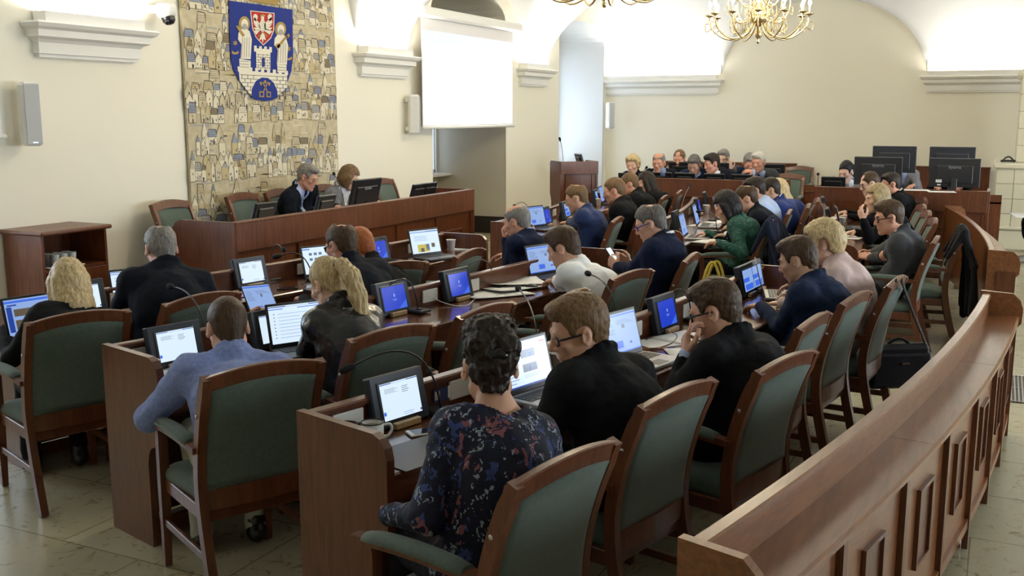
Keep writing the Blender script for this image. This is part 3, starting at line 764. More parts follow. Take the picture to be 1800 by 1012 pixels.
# curved desks ------------------------------------------------------------
CEN = Vector((-21.98, 8.35, 0)); RAD = {1: 17.46, 2: 18.96, 3: 20.52}
def row_th(p): return math.degrees(math.atan2(CEN.y-p.y, p.x-CEN.x))
def ang_y(R, y): return math.asin((y-CEN.y)/R)
def desk_row(row, y0, y1, label, sockets=(), drawers=()):
    R0 = RAD[row]; a0, a1 = ang_y(R0, y0), ang_y(R0, y1); n = max(10, int((y1-y0)*5))
    base = Vector((CEN.x+R0*math.cos((a0+a1)/2)+.3, (y0+y1)/2, 0))
    def P(r, a, z): return Vector((CEN.x+(R0+r)*math.cos(a), CEN.y+(R0+r)*math.sin(a), z))-base
    t = thing('council_desk', base, 0, label, 'desk', 'curved council desks')
    def sw(nm, poly, m, e0=0, e1=0, parent=t):
        mb = MB(); mb.sweep([[P(r, a, z) for r, z in poly] for a in [a0+e0+(a1-e1-a0-e0)*k/n for k in range(n+1)]]); return mb.build(nm, m, parent)
    q = .02/R0
    sw('front_panel', [(0, .02), (.028, .02), (.028, .872), (0, .872)], WOODL, q, q)
    sw('ledge', [(-.010, .872), (.044, .872), (.044, .886), (.038, .892), (-.004, .892), (-.010, .886)], WOODL, q, q)
    sw('desktop', [(.028, .722), (.440, .722), (.450, .730), (.450, .748), (.443, .755), (.028, .755)], DESKTOP, q, q)
    sw('apron', [(.40, .62), (.42, .62), (.42, .722), (.40, .722)], WOODL, q, q)
    sw('modesty_rail', [(.28, .03), (.30, .03), (.30, .10), (.28, .10)], WOODL, q, q)
    prof = [(-.012, 0), (.35, 0), (.35, .40), (.36, .445), (.38, .475), (.41, .49), (.445, .50), (.465, .53), (.47, .57), (.47, .815), (.46, .855), (.435, .885), (.40, .898), (-.012, .898)]
    for a, sg in ((a0, 1), (a1, -1)):
        mb = MB(); th = .034/R0*sg; mb.sweep([[P(r, a, z) for r, z in prof], [P(r, a+th, z) for r, z in prof]]); mb.build('end_panel', WOOD, t)
    k = max(1, int((y1-y0)/1.55))
    for i in range(1, k):
        a = a0+(a1-a0)*i/k; mb = MB(); pr = [(.03, 0), (.39, 0), (.39, .72), (.03, .72)]
        mb.sweep([[P(r, a, z) for r, z in pr], [P(r, a+.022/R0, z) for r, z in pr]]); mb.build('divider', WOOD, t)
    for (u, v, kind) in sockets:
        p = at(u, v, .815); a = math.atan2(p.y-CEN.y, p.x-CEN.x); c = P(.034, a, .818)
        M = rz(a-PI/2)
        mb = MB(); mb.box(c, (.150, .012, .082), M, bev=.004); so = mb.build('power_socket', WHITEP, t)
        for dx in ((-.036,) if kind == 1 else (-.036, .036)):
            mb = MB(); Mx = M@Matrix.Rotation(PI/2, 3, 'X'); cc = c+M@Vector((dx, -.007, 0))
            mb.lathe([(.023, .0), (.023, .003), (.019, .003), (.0185, .0012), (0, .0012)], cc, 16, M=Mx); mb.lathe([(0, .0016), (.003, .0018), (0, .002)], cc+M@Vector((.008, 0, 0)), 6, M=Mx); mb.lathe([(0, .0016), (.003, .0018), (0, .002)], cc-M@Vector((.008, 0, 0)), 6, M=Mx); mb.build('socket_ring', WHITEP if kind != 3 else BLACK, so)
        if kind == 1:
            mb = MB(); mb.box(c+M@Vector((.030, -.007, 0)), (.05, .003, .05), M, bev=.001); mb.build('data_port', WHITEP, so)
        if kind == 3:
            mb = MB(); cc = c+M@Vector((-.036, -.010, 0)); mb.tube([cc, cc+M@Vector((0, -.030, 0)), cc+M@Vector((.015, -.050, -.012)), cc+M@Vector((.04, -.05, -.055))], [.020, .017, .008, .004], 10); mb.build('plug', BLACK, so)
    return t
def on_desk(u, v, z=.755): return at(u, v, z)
def facing(p, th=None): return math.radians(90-(row_th(p) if th is None else th))
# consoles: slanted screen housings on the desks ----------------------------
CM = {}
def keep(p, rmin):
    "keeps things clear of the desk's front panel"
    d = Vector((p.x-CEN.x, p.y-CEN.y)); row = min(RAD, key=lambda k: abs(d.length-RAD[k]-.15)); r = d.length-RAD[row]
    if r < rmin: d = d*((RAD[row]+rmin)/d.length); p = Vector((CEN.x+d.x, CEN.y+d.y, p.z))
    return p
def console(u, v, kind, label, th=None, plate=True, z=.755, w=.285, tilt=13, strip=True, sw=.20, sh=.142, xyz=None, group='screen consoles on the desks'):
    p = Vector(xyz) if xyz else keep(at(u, v, z), .088); t = thing('desk_console', p+Vector((0, 0, .001)), facing(p, th), label, 'monitor', group)
    T = Matrix.Rotation(-math.radians(tilt), 4, 'X')
    if 'c' not in CM:
        mb = MB(); hw, h = .1425, .205
        rr = .022
        mb.box((0, .02, h/2+.008), (.285, .040, h), bev=.005); CM['c'] = mb.mesh('housing')
        CM['c'].materials.append(CASE)
        mb = MB(); mb.box((0, -.0015, .108), (.222, .005, .160), bev=.002); CM['b'] = mb.mesh('bezel'); CM['b'].materials.append(BLACK)
        mb = MB(); mb.box((0, -.012, .014), (.135, .024, .026), bev=.003); CM['s'] = mb.mesh('name_strip'); CM['s'].materials.append(PALEW)
        mb = MB(); mb.prism([(.03, 0), (.105, 0), (.075, .12), (.055, .12)], .18, Matrix(((0, 0, 1), (1, 0, 0), (0, 1, 0))), c=(-.09, 0, 0)); CM['f'] = mb.mesh('foot'); CM['f'].materials.append(CASE)
    h = link('housing', CM['c'], t); h.matrix_local = T
    b = link('bezel', CM['b'], h)
    link('foot', CM['f'], t)
    if kind: s = screen(kind, sw, sh, t, T@Matrix.Translation((0, -.0046, .038)))
    if strip: link('name_strip', CM['s'], t)
    return t
def mic(base, head, label, r=.0042, zb=.755, zh=None, bend=.5, plate=True, light=False):
    "gooseneck microphone from a base on the desk to its head, both given as photo points with heights"
    a = base if isinstance(base, Vector) else at(*base); b = head if isinstance(head, Vector) else at(*head)
    t = thing('gooseneck_microphone', a, 0, label, 'microphone', 'gooseneck microphones'); d = b-a
    if plate:
        mb = MB(); M = rz(facing(a)); mb.box((0, 0, .010), (.10, .13, .018), M, bev=.004); mb.box((.02, -.02, .022), (.028, .028, .012), M, bev=.003); mb.build('base', BLACK2, t)
    c = Vector((d.x*.10, d.y*.10, d.z*bend+.10*abs(bend-.5)+.06)); pts = arc_pts((0, 0, .012), c, d, 12)
    mb = MB(); mb.tube(pts, r, 7); mb.build('neck', BLACK, t)
    e = (pts[-1]-pts[-3]).normalized(); q = e.to_track_quat('Z', 'Y').to_matrix()
    mb = MB(); mb.lathe([(0, -.012), (.009, -.008), (.011, 0), (.0165, .012), (.018, .030), (.0155, .045), (.009, .054), (0, .057)], d, 14, M=q); mb.build('head', FOAM, t)
    return t
def laptop(u, v, kind, label, th=None, z=.756, w=.345, d=.235, open_=105, body=DECK, size=1, lid=BLACK, xyz=None):
    "u, v = middle of the hinge on the desk"
    p = Vector(xyz) if xyz else keep(at(u, v, z), .085); t = thing('laptop', p+Vector((0, 0, .001)), facing(p, th), label, 'laptop', 'open laptops')
    mb = MB(); mb.box((0, -d/2, .009), (w, d, .018), bev=.004); base = mb.build('base', body, t)
    mb = MB(); kw = w*.86
    for r_ in range(5):
        n = 13 if r_ < 4 else 7
        for k in range(n):
            ww = kw/n; mb.box((-kw/2+ww*(k+.5), -.035-.0185*r_, .0192), (ww*.84, .0150, .0030))
    mb.build('keyboard', KEYS, base)
    mb = MB(); mb.box((0, -d*.80, .0185), (w*.30, d*.27, .0012)); mb.build('touchpad', BLACK2, base)
    lh = d*.98; T = Matrix.Translation((0, 0, .016)) @ Matrix.Rotation(-math.radians(open_-90), 4, 'X')
    mb = MB(); mb.box((0, .005, lh/2), (w, .008, lh), bev=.003); l = mb.build('lid', lid, t); l.matrix_local = T
    if kind: s = screen(kind, w*.92, lh*.84, l, Matrix.Translation((0, -.0003, lh*.10)))
    return t
def cup(u, v, label, z=.755, h=.098, r=.040, m=CUPM):
    p = at(u, v, z+.001); mb = MB()
    mb.lathe([(0, .004), (r*.70, .004), (r*.70, 0), (r*.74, 0), (r, h-.004), (r+.003, h-.003), (r+.003, h), (r-.002, h), (r*.70, .012), (0, .012)], n=22)
    o = mb.build('paper_cup', m); o.location = p; return tag(o, label, 'cup', 'paper cups')
def paper(u, v, label, rot=0, z=.7565, w=.21, h=.297, n=1, m=None, name='paper_sheet', cat='paper', group='papers on the desks', txt=True, curl=.0):
    p = at(u, v, z); mb = MB(); th = .0012*n; g = 7
    vs = []; fs = []
    for i in range(g):
        for j in range(g):
            x = (i/(g-1)-.5)*w; y = (j/(g-1)-.5)*h; zz = th+curl*((i/(g-1)-.5)**2*2+(j/(g-1))**3*.8); vs.append((x, y, zz))
    for i in range(g-1):
        for j in range(g-1): fs.append((i*g+j, (i+1)*g+j, (i+1)*g+j+1, i*g+j+1))
    mb.add(vs, fs, 0, True); vs2 = [(x, y, z_-th) for x, y, z_ in vs]; mb.add(vs2, [f[::-1] for f in fs])
    ed = [i*g for i in range(g)]+[(g-1)*g+j for j in range(1, g)]+[i*g+g-1 for i in range(g-2, -1, -1)]+[j for j in range(g-2, 0, -1)]
    mb.add([vs[i] for i in ed]+[vs2[i] for i in ed], [(i, (i+1) % len(ed), len(ed)+(i+1) % len(ed), len(ed)+i) for i in range(len(ed))])
    o = mb.build(name, m or PAPER); o.location = p; o.rotation_euler = (0, 0, facing(p)+math.radians(rot)); return tag(o, label, cat, group)
# ------------------------------------------------------------------ room shell
DESKTOP = wood('polished desk wood', (.075, .024, .009), (.135, .045, .016), rough=.16, stretch=(1, .12, 1), coat=.6)
WALL = mat('cream wall paint', (.84, .80, .67), rough=.75, bump=.04, bscale=60)
WHITEW = mat('white plaster', (.74, .75, .74), rough=.7, bump=.03, bscale=50); TRIM = mat('white trim paint', (.80, .79, .74), rough=.55)
REVEAL = mat('reveal plaster', (.70, .70, .68), rough=.7); REVEAL_SHADED = mat('shaded beige reveal plaster', (.58, .54, .44), rough=.75)  # second is a darker copy, the screen niche's shade put into its colour
PLINTH = mat('dark plinth', (.018, .014, .012), rough=.4)
def floor_mat():
    m = bpy.data.materials.new('polished stone floor'); m.use_nodes = True; nt = m.node_tree; b = nt.nodes['Principled BSDF']; L = nt.links.new
    tc = nt.nodes.new('ShaderNodeTexCoord'); mp = nt.nodes.new('ShaderNodeMapping'); mp.inputs['Rotation'].default_value = (0, 0, 0); L(tc.outputs['Object'], mp.inputs[0])
    br = nt.nodes.new('ShaderNodeTexBrick'); br.offset = .5; br.inputs['Scale'].default_value = 1; br.inputs['Brick Width'].default_value = .95; br.inputs['Row Height'].default_value = .62
    br.inputs['Mortar Size'].default_value = .004; br.inputs['Mortar Smooth'].default_value = .2; br.inputs['Bias'].default_value = 0
    br.inputs['Color1'].default_value = (.40, .36, .24, 1); br.inputs['Color2'].default_value = (.46, .42, .30, 1); br.inputs['Mortar'].default_value = (.22, .19, .12, 1); L(mp.outputs[0], br.inputs[0])
    n = nt.nodes.new('ShaderNodeTexNoise'); n.inputs['Scale'].default_value = 11; n.inputs['Detail'].default_value = 6; n.inputs['Roughness'].default_value = .65; n.inputs['Distortion'].default_value = 1.2; L(tc.outputs['Object'], n.inputs[0])
    r = nt.nodes.new('ShaderNodeValToRGB'); r.color_ramp.elements[0].position = .34; r.color_ramp.elements[0].color = (.50, .40, .25, 1); r.color_ramp.elements[1].position = .44; r.color_ramp.elements[1].color = (1, 1, 1, 1); L(n.outputs['Fac'], r.inputs[0])
    n2 = nt.nodes.new('ShaderNodeTexNoise'); n2.inputs['Scale'].default_value = 2.2; n2.inputs['Detail'].default_value = 5; L(tc.outputs['Object'], n2.inputs[0])
    r2 = nt.nodes.new('ShaderNodeValToRGB'); r2.color_ramp.elements[0].color = (.82, .82, .80, 1); r2.color_ramp.elements[1].color = (1.1, 1.08, 1.02, 1); L(n2.outputs['Fac'], r2.inputs[0])
    m1 = nt.nodes.new('ShaderNodeMixRGB'); m1.blend_type = 'MULTIPLY'; m1.inputs[0].default_value = .75; L(br.outputs[0], m1.inputs[1]); L(r.outputs[0], m1.inputs[2])
    m2 = nt.nodes.new('ShaderNodeMixRGB'); m2.blend_type = 'MULTIPLY'; m2.inputs[0].default_value = 1; L(m1.outputs[0], m2.inputs[1]); L(r2.outputs[0], m2.inputs[2])
    L(m2.outputs[0], b.inputs['Base Color']); b.inputs['Roughness'].default_value = .24; b.inputs['Specular IOR Level'].default_value = .5
    return m
def structure(name, mb, m, fix=True): return tag(mb.build(name, m, fix=fix), kind='structure')
structure('floor', MB().box(((XW+XR)/2-.7, (YF+YB)/2, -.05), (XR-XW+3.5, YB-YF+1, .1)), floor_mat())
# vault: a cove rising from every wall, with arched lunettes cut through it
LUN_L = [(-.35, 1.75, 1.55), (4.27, 1.80, 1.58), (8.96, 1.80, 1.58), (13.80, 1.80, 1.58), (18.20, 1.48, 1.40)]
LUN_B = [(-3.13, 1.80, 1.32), (1.9, 1.9, 1.4)]
def cove(d): return np.where(d < 4.2, 2.15*np.sqrt(np.clip(1-((4.2-d)/4.2)**2, 0, 1)), 2.15)
def lun(L, t):
    z = np.zeros_like(t)
    for c, a, h in L: z = np.maximum(z, h*np.sqrt(np.clip(1-((t-c)/a)**2, 0, 1)))
    return z
gx = np.concatenate([np.linspace(XW, XW+2.6, 70), np.linspace(XW+2.6, XR, 70)[1:]]); gy = np.concatenate([np.linspace(YF, 3, 40), np.linspace(3, YB, 280)[1:]])
GX, GY = np.meshgrid(gx, gy, indexing='ij')
dz_ = np.minimum(np.minimum(GX-XW, YB-GY), np.minimum(XR-GX, GY-YF))
Z = ZS+np.maximum(cove(dz_), np.maximum(lun(LUN_L, GY), lun(LUN_B, GX)*(GX > -6.5)))
V = np.stack([GX, GY, Z], -1).reshape(-1, 3); ny = len(gy); ii, jj = np.meshgrid(np.arange(len(gx)-1), np.arange(ny-1), indexing='ij'); q0 = (ii*ny+jj).ravel()
ceil = link('ceiling', np_mesh('ceiling', V, np.stack([q0, q0+1, q0+ny+1, q0+ny], 1)), None, WHITEW); tag(ceil, kind='structure')
# left wall with two arched window niches
N0 = (3.05, 5.45, 3.40, .42); N1, N2 = (12.62, 15.0, 3.40, .42), (17.2, 19.5, 3.28, .40)
def arch(y0, y1, zs, h, n=14): return [((y0+y1)/2-(y1-y0)/2*math.cos(PI*k/n), zs+h*math.sin(PI*k/n)) for k in range(n+1)]
mb = MB(); TOP = 5.0; M_L = Matrix(((0, 0, 1), (1, 0, 0), (0, 1, 0)))
def wall_seg(y0, y1, z0=0, z1=TOP): mb.prism([(y0, z0), (y1, z0), (y1, z1), (y0, z1)], -.006, M_L, c=(XW, 0, 0))
wall_seg(YF, N0[0]); wall_seg(N0[1], N1[0]); wall_seg(N1[1], N2[0]); wall_seg(N2[1], YB)
for a, b, z_, h_ in (N0, N1, N2):
    A_ = arch(a, b, z_, h_)
    for (ya, za), (yb, zb) in zip(A_, A_[1:]): mb.prism([(ya, za), (yb, zb), (yb, TOP), (ya, TOP)], -.006, M_L, c=(XW, 0, 0))
structure('wall_left', mb, WALL)
for k, (a, b, z_, h_, dep, m) in enumerate(((*N1, 1.28, REVEAL_SHADED), (*N2, 1.0, REVEAL), (*N0, 1.0, REVEAL))):
    mb = MB(); xb = XW-dep; A_ = arch(a, b, z_, h_)
    path = [(b, 0)]+[(y, z) for y, z in A_[::-1]]+[(a, 0)]
    mb.add([(XW, y, z) for y, z in path]+[(xb, y, z) for y, z in path], [(i, i+1, len(path)+i+1, len(path)+i) for i in range(len(path)-1)])
    wz0, wz1, wa, wb = .98, 3.2, a+.12, b-.06
    for (ya, yb, za, zb) in ((a, b, 0, wz0), (a, wa, wz0, wz1), (wb, b, wz0, wz1), (a, b, wz1, 3.9)): mb.add([(xb, ya, za), (xb, yb, za), (xb, yb, zb), (xb, ya, zb)], [(0, 1, 2, 3)])
    structure('wall_niche', mb, m, fix=False)
    mb = MB(); fr = .06; ym = (wa+wb)/2
    for y in (wa+fr/2, ym, wb-fr/2): mb.box((xb-.03, y, (wz0+wz1)/2), (.06, fr, wz1-wz0), bev=.006)
    for z in (wz0+fr/2, 2.35, wz1-fr/2): mb.box((xb-.03, ym, z), (.06, wb-wa, fr), bev=.006)
    wo = structure('window_%d' % (k+1 if k < 2 else 9), mb, TRIM)
    gm = bpy.data.materials.get('window glass')
    if not gm:
        gm = bpy.data.materials.new('window glass'); gm.use_nodes = True; nt = gm.node_tree; nt.nodes.remove(nt.nodes['Principled BSDF'])
        tr = nt.nodes.new('ShaderNodeBsdfTransparent'); gl = nt.nodes.new('ShaderNodeBsdfGlossy'); gl.inputs['Roughness'].default_value = .02; mx = nt.nodes.new('ShaderNodeMixShader'); mx.inputs[0].default_value = .06
        nt.links.new(tr.outputs[0], mx.inputs[1]); nt.links.new(gl.outputs[0], mx.inputs[2]); nt.links.new(mx.outputs[0], nt.nodes['Material Output'].inputs[0])
    g = MB().add([(xb-.03, wa, wz0), (xb-.03, wb, wz0), (xb-.03, wb, wz1), (xb-.03, wa, wz1)], [(0, 1, 2, 3)]).build('pane', gm, wo)
    mb = MB(); mb.box((xb+.13, ym, wz0-.02), (.30, wb-wa+.1, .04), bev=.01); structure('trim_%d' % (k+20), mb, TRIM)
t = thing('roller_blind', (XW-1.28+.03, 13.70, 1.02), 0, 'beige roller blind drawn over the window behind the projection screen', 'blind'); mb = MB(); mb.box((0, -.03, 1.1), (.004, 2.06, 2.2)); mb.build('fabric', mat('blind fabric', (.45, .42, .36), .9), t); mb = MB(); mb.tube([(0, -1.06, 0), (0, 1.0, 0)], .012, 8); mb.build('bottom_bar', TRIM, t)
mb = MB()
for k in range(9): mb.box((XW-1.28+.16, 13.75-.80+.2*k, .52), (.09, .16, .62), bev=.03)
tag(mb.build('radiator', TRIM), 'white ribbed radiator under the window behind the projection screen', 'radiator')
# back wall, right wall with windows, wall behind the camera
mb = MB(); mb.box(((XW+XR)/2, YB+.06, 2.5), (XR-XW+.3, .12, 5.2)); structure('wall_back', mb, WALL)
mb = MB(); mb.box(((XW+XR)/2, YF-.06, 2.5), (XR-XW+.3, .12, 5.2)); structure('wall_front', mb, WALL)
mb = MB(); ed = [YF]+[w+s*.8 for w, _, _p in WINDOWS_RIGHT for s in (-1, 1)]+[YB]
for k in range(len(ed)-1):
    zz = ((0, 5.1),) if k % 2 == 0 else ((0, .7), (2.9, 5.1))
    for z0, z1 in zz: mb.box((XR+.3, (ed[k]+ed[k+1])/2, (z0+z1)/2), (.6, ed[k+1]-ed[k], z1-z0))
structure('wall_right', mb, WALL)
for k, (wy, ww, wp) in enumerate(WINDOWS_RIGHT):
    mb = MB()
    for dy in (-.77, 0, .77): mb.box((XR+.5, wy+dy, 1.8), (.06, .06, 2.2), bev=.006)
    for z in (.73, 2.2, 2.87): mb.box((XR+.5, wy, z), (.06, 1.6, .06), bev=.006)
    wo = structure('window_%d' % (k+3), mb, TRIM); MB().add([(XR+.5, wy-.8, .7), (XR+.5, wy+.8, .7), (XR+.5, wy+.8, 2.9), (XR+.5, wy-.8, 2.9)], [(0, 1, 2, 3)]).build('pane', gm, wo)
# skirting
mb = MB(); mb.box((XW+.012, (YF+N0[0])/2, .14), (.024, N0[0]-YF, .28)); mb.box((XW+.012, (N0[1]+N1[0])/2, .14), (.024, N1[0]-N0[1], .28)); mb.box((XW+.012, (N1[1]+N2[0])/2, .14), (.024, N2[0]-N1[1], .28)); mb.box((XW+.012, (N2[1]+YB)/2, .14), (.024, YB-N2[1], .28))
mb.box((XW-.64, N1[1]-.012, .14), (1.26, .024, .28)); mb.box((XW-.5, N2[1]-.012, .14), (1.0, .024, .28)); structure('baseboard_left', mb, PLINTH)
mb = MB(); mb.box(((XW+XR)/2, YB-.012, .14), (XR-XW, .024, .28)); structure('baseboard_back', mb, PLINTH)
# stepped white corbels along the left wall, each with a trough of hidden strip light that washes the vault
def cornice(k, c, half, wall, zb=2.44, zt=2.72):
    "mouldings on a wall; wall 'L' or 'B'"
    prof = [(0, zb-.02), (.05, zb-.02), (.05, zb+.01), (.075, zb+.01), (.075, zb+.10), (.10, zb+.125), (.155, zb+.145), (.155, zb+.20), (.20, zb+.22), (.22, zb+.25), (.22, zb+.25), (.205, zb+.265), (0, zb+.265)]
    mb = MB(); secs = []
    def Pt(s, o, z): return (XW+o, c+s, z) if wall == 'L' else (c+s, YB-o, z)
    ring0 = [Pt(-half-o*.75, 0 if o == 0 else 0, z) for o, z in prof]
    secs = [[Pt(-half-o*.75, -.02, z) for o, z in prof], [Pt(-half-o*.75, o, z) for o, z in prof], [Pt(half+o*.75, o, z) for o, z in prof], [Pt(half+o*.75, -.02, z) for o, z in prof]]
    mb.sweep(secs); structure('trim_%d' % k, mb, TRIM)
    mb = MB(); zc = zb+.265; b = [(-half-.04, .015), (half+.04, .015), (half+.04, .16), (-half-.04, .16)]
    for (s0, s1, o0, o1) in ((-half-.04, half+.04, .145, .16), (-half-.04, half+.04, .012, .025), (-half-.04, -half-.025, .025, .145), (half+.025, half+.04, .025, .145)):
        p, q = Vector(Pt(s0, o0, zc)), Vector(Pt(s1, o1, zc+.085)); mb.box((p+q)/2, [abs(x) for x in (q-p)])
    tr = mb.build('light_trough', TRIM); tag(tr, CORN[k], 'uplight', 'uplight troughs on the cornices')
    mb = MB(); p, q = Vector(Pt(-half, .05, zc+.004)), Vector(Pt(half, .12, zc+.03)); mb.box((p+q)/2, [abs(x) for x in (q-p)]); mb.build('tube_lamp', mat('strip lamp', (1, 1, 1), emit=5, ecol=(1, .97, .9)), tr)
    loc = Vector(Pt(0, .10, zc+.06)); sz = (.08, 2*half) if wall == 'L' else (2*half, .08)
    area_light('uplight', loc, sz, UPW*(half*2 if wall == 'L' else half*.42), (1, .95, .87), (.25, 0, 1) if wall == 'L' else (0, -.25, 1))
UPW = 46
CORN = {1: 'white uplight trough on the cornice left of the camera', 2: 'long white uplight trough on the stepped cornice at top left', 3: 'white uplight trough on the cornice between tapestry and projection screen',
        4: 'white uplight trough on the cornice between projection screen and far window niche', 5: 'white uplight trough on the back wall cornice behind the near chandelier', 6: 'white uplight trough on the back wall cornice beside the tiled stove'}
cornice(1, 1.92, .5, 'L'); cornice(2, 6.60, .5, 'L'); cornice(3, 11.33, .5, 'L'); cornice(4, 16.02, .48, 'L')
cornice(5, -6.17, 1.10, 'B', 2.35); cornice(6, -.18, 1.05, 'B', 2.35)
# thin mouldings that follow the arches on the walls
mb = MB()
for c, a, h in LUN_L[1:]:
    mb.tube([(XW+.01, c-(a+.06)*math.cos(PI*k/28), ZS+(h+.06)*math.sin(PI*k/28)) for k in range(29)], .022, 6)
c, a, h = LUN_B[0]; mb.tube([(c-(a+.06)*math.cos(PI*k/28), YB-.01, ZS+(h+.06)*math.sin(PI*k/28)) for k in range(29)], .022, 6)
structure('trim_30', mb, TRIM)
# ------------------------------------------------------------------ things on the walls and around the hall
# tapestry: a woven town of gabled houses with the city arms on a blue shield
TY0, TY1, TZ0, TZ1 = 7.74, 10.26, .72, 3.75
TAP = mat('woven beige ground', (.60, .53, .36), rough=.95, bump=.5, bscale=240, noise=(.50, .43, .28), nscale=14)
TAPC = [TAP, mat('tapestry cream', (.68, .62, .46), .95), mat('tapestry straw', (.50, .41, .23), .95), mat('tapestry slate blue', (.24, .26, .32), .95), mat('tapestry grey', (.36, .35, .32), .95),
        mat('tapestry brown', (.23, .18, .105), .95), mat('tapestry dark thread', (.085, .075, .07), .95), mat('tapestry pale blue', (.26, .30, .37), .95)]
tp = thing('tapestry', (XW+.03, (TY0+TY1)/2, TZ0), 0, 'tall beige woven tapestry of a gabled town with a blue coat of arms', 'tapestry')
def tapq(mb, pts, mi, lay): mb.add([(.016+.0004*lay, y, z) for y, z in pts], [list(range(len(pts)))], mi)
mb = MB(); mb.box((0, 0, (TZ1-TZ0)/2), (.028, TY1-TY0, TZ1-TZ0), mi=0); rn = random.Random(11); hw = (TY1-TY0)/2
def line(mb, y0, z0, y1, z1, w, mi, lay):
    d = Vector((y1-y0, z1-z0)); n = Vector((-d.y, d.x)).normalized()*w/2; tapq(mb, [(y0-n.x, z0-n.y), (y1-n.x, z1-n.y), (y1+n.x, z1+n.y), (y0+n.x, z0+n.y)], mi, lay)
for k in range(260):
    y = rn.uniform(-hw, hw-.3); z = rn.uniform(.02, 3.0); L_ = rn.uniform(.1, .4); tapq(mb, [(y, z), (min(hw, y+L_), z+rn.uniform(-.02, .02)), (min(hw, y+L_), z+.012), (y, z+.01)], rn.choice((1, 2, 2, 4)), .5)
z = .05; row = 0
while z < 2.95:
    hgt = rn.uniform(.075, .13); y = -hw+rn.uniform(0, .06)-.02; street = rn.uniform(-.9, .6); slant = rn.uniform(-.15, .15)
    while y < hw-.07:
        w = rn.uniform(.045, .10)
        if abs(y-street) < .09 or (row % 4 == 3 and rn.random() < .75): y += w; continue
        if rn.random() < .06: y += w*rn.uniform(.6, 1.5)
        if y+w > hw-.01: break
        zz = z+slant*.12*(y/hw)+rn.uniform(-.015, .015); h = hgt*rn.uniform(.75, 1.15); g = rn.uniform(.05, .10); lay = 2+(30-row)*.25
        wc = rn.choice((1, 1, 1, 0, 0, 2)); rc = rn.choice((3, 4, 5, 7, 0, 2, 1)); o = .0035
        if rn.random() < .62:
            tapq(mb, [(y-o, zz-o), (y+w+o, zz-o), (y+w+o, zz+h), (y+w/2, zz+h+g+.012), (y-o, zz+h)], 6, lay); tapq(mb, [(y, zz), (y+w, zz), (y+w, zz+h), (y, zz+h)], wc, lay+.05)
            tapq(mb, [(y, zz+h), (y+w, zz+h), (y+w/2, zz+h+g)], rc if rn.random() < .75 else wc, lay+.05)
        else:
            w *= 1.6; w = min(w, hw-y-.01); tapq(mb, [(y-o, zz-o), (y+w+o, zz-o), (y+w+o, zz+h+g*.7), (y+w*.86, zz+h+g*.85), (y+w*.12, zz+h+g*.9), (y-o, zz+h)], 6, lay); tapq(mb, [(y, zz), (y+w, zz), (y+w, zz+h*.8), (y, zz+h*.8)], wc, lay+.05)
            tapq(mb, [(y, zz+h*.82), (y+w, zz+h*.82), (y+w*.88, zz+h+g*.75), (y+w*.12, zz+h+g*.8)], rc, lay+.05)
            for q in range(4): line(mb, y+.01, zz+h*.86+q*.02, y+w*.9, zz+h*.87+q*.02, .003, 6, lay+.1)
        for q in range(rn.randint(1, 3)):
            a = y+w*rn.uniform(.1, .75); b = zz+h*rn.uniform(.1, .55); tapq(mb, [(a, b), (a+.010, b), (a+.010, b+.022), (a, b+.022)], 6, lay+.1)
        if rn.random() < .3: tapq(mb, [(a, zz), (a+.018, zz), (a+.018, zz+.035), (a+.009, zz+.042), (a, zz+.035)], 6, lay+.1)
        if rn.random() < .18:
            for q in range(5): line(mb, y+rn.uniform(0, w), zz+rn.uniform(0, h), y+rn.uniform(0, w), zz+rn.uniform(0, h), .004, 6, lay+.1)
        y += w+rn.uniform(.0, .012)
    z += hgt*rn.uniform(.9, 1.25)+(.10 if row % 4 == 3 else 0); row += 1
cl = mb.mesh('woven_cloth', fix=False)
for m in TAPC: cl.materials.append(m)
link('woven_cloth', cl, tp)
TBLUE = mat('tapestry blue', (.012, .03, .22), .9, bump=.4, bscale=300); TRED = mat('tapestry red', (.42, .025, .02), .9); TWH = mat('tapestry ivory', (.72, .68, .55), .9); TGOLD = mat('tapestry gold', (.36, .25, .08), .9); TBLK = TAPC[6]
def px2t(u, v):
    p = atx(u, v, XW+.05); return (p.y-(TY0+TY1)/2, p.z-TZ0)
def emblem(nm, mats, shapes, parent, x=.028, ext=.004):
    "flat stitched shapes given by their photo outline"
    mb = MB()
    for k, (pts, mi, lay) in enumerate(shapes): mb.prism([px2t(*p) for p in pts], ext, M_L, mi=mi, c=(x+lay*.0025, 0, 0))
    return mb.build(nm, mats, parent)
def zp(pts): return [(380+x/5.62, y/5.62) for x, y in pts]
def ell(cx, cy, rx, ry, n=16, a0=0): return [(cx+rx*math.cos(2*PI*k/n+a0), cy+ry*math.sin(2*PI*k/n+a0)) for k in range(n)]
sh = emblem('blue_shield', [TBLUE], [(zp([(118, 5), (745, 95), (752, 560), (735, 700), (700, 800), (640, 900), (560, 970), (470, 995), (380, 965), (290, 890), (215, 790), (160, 680), (135, 560), (125, 300)]), 0, 0)], tp)
emblem('crown', [TGOLD], [(zp([(270, -60), (620, 0), (590, 50), (480, 35), (330, 10)]), 0, 0)], tp)
rs_ = emblem('red_shield', [TRED, TWH], [(zp([(325, 104), (565, 128), (562, 300), (530, 380), (455, 450), (380, 370), (345, 280)]), 1, 1), (zp([(333, 112), (557, 135), (554, 298), (523, 374), (455, 440), (386, 366), (353, 278)]), 0, 1.6)], sh)
W_ = []
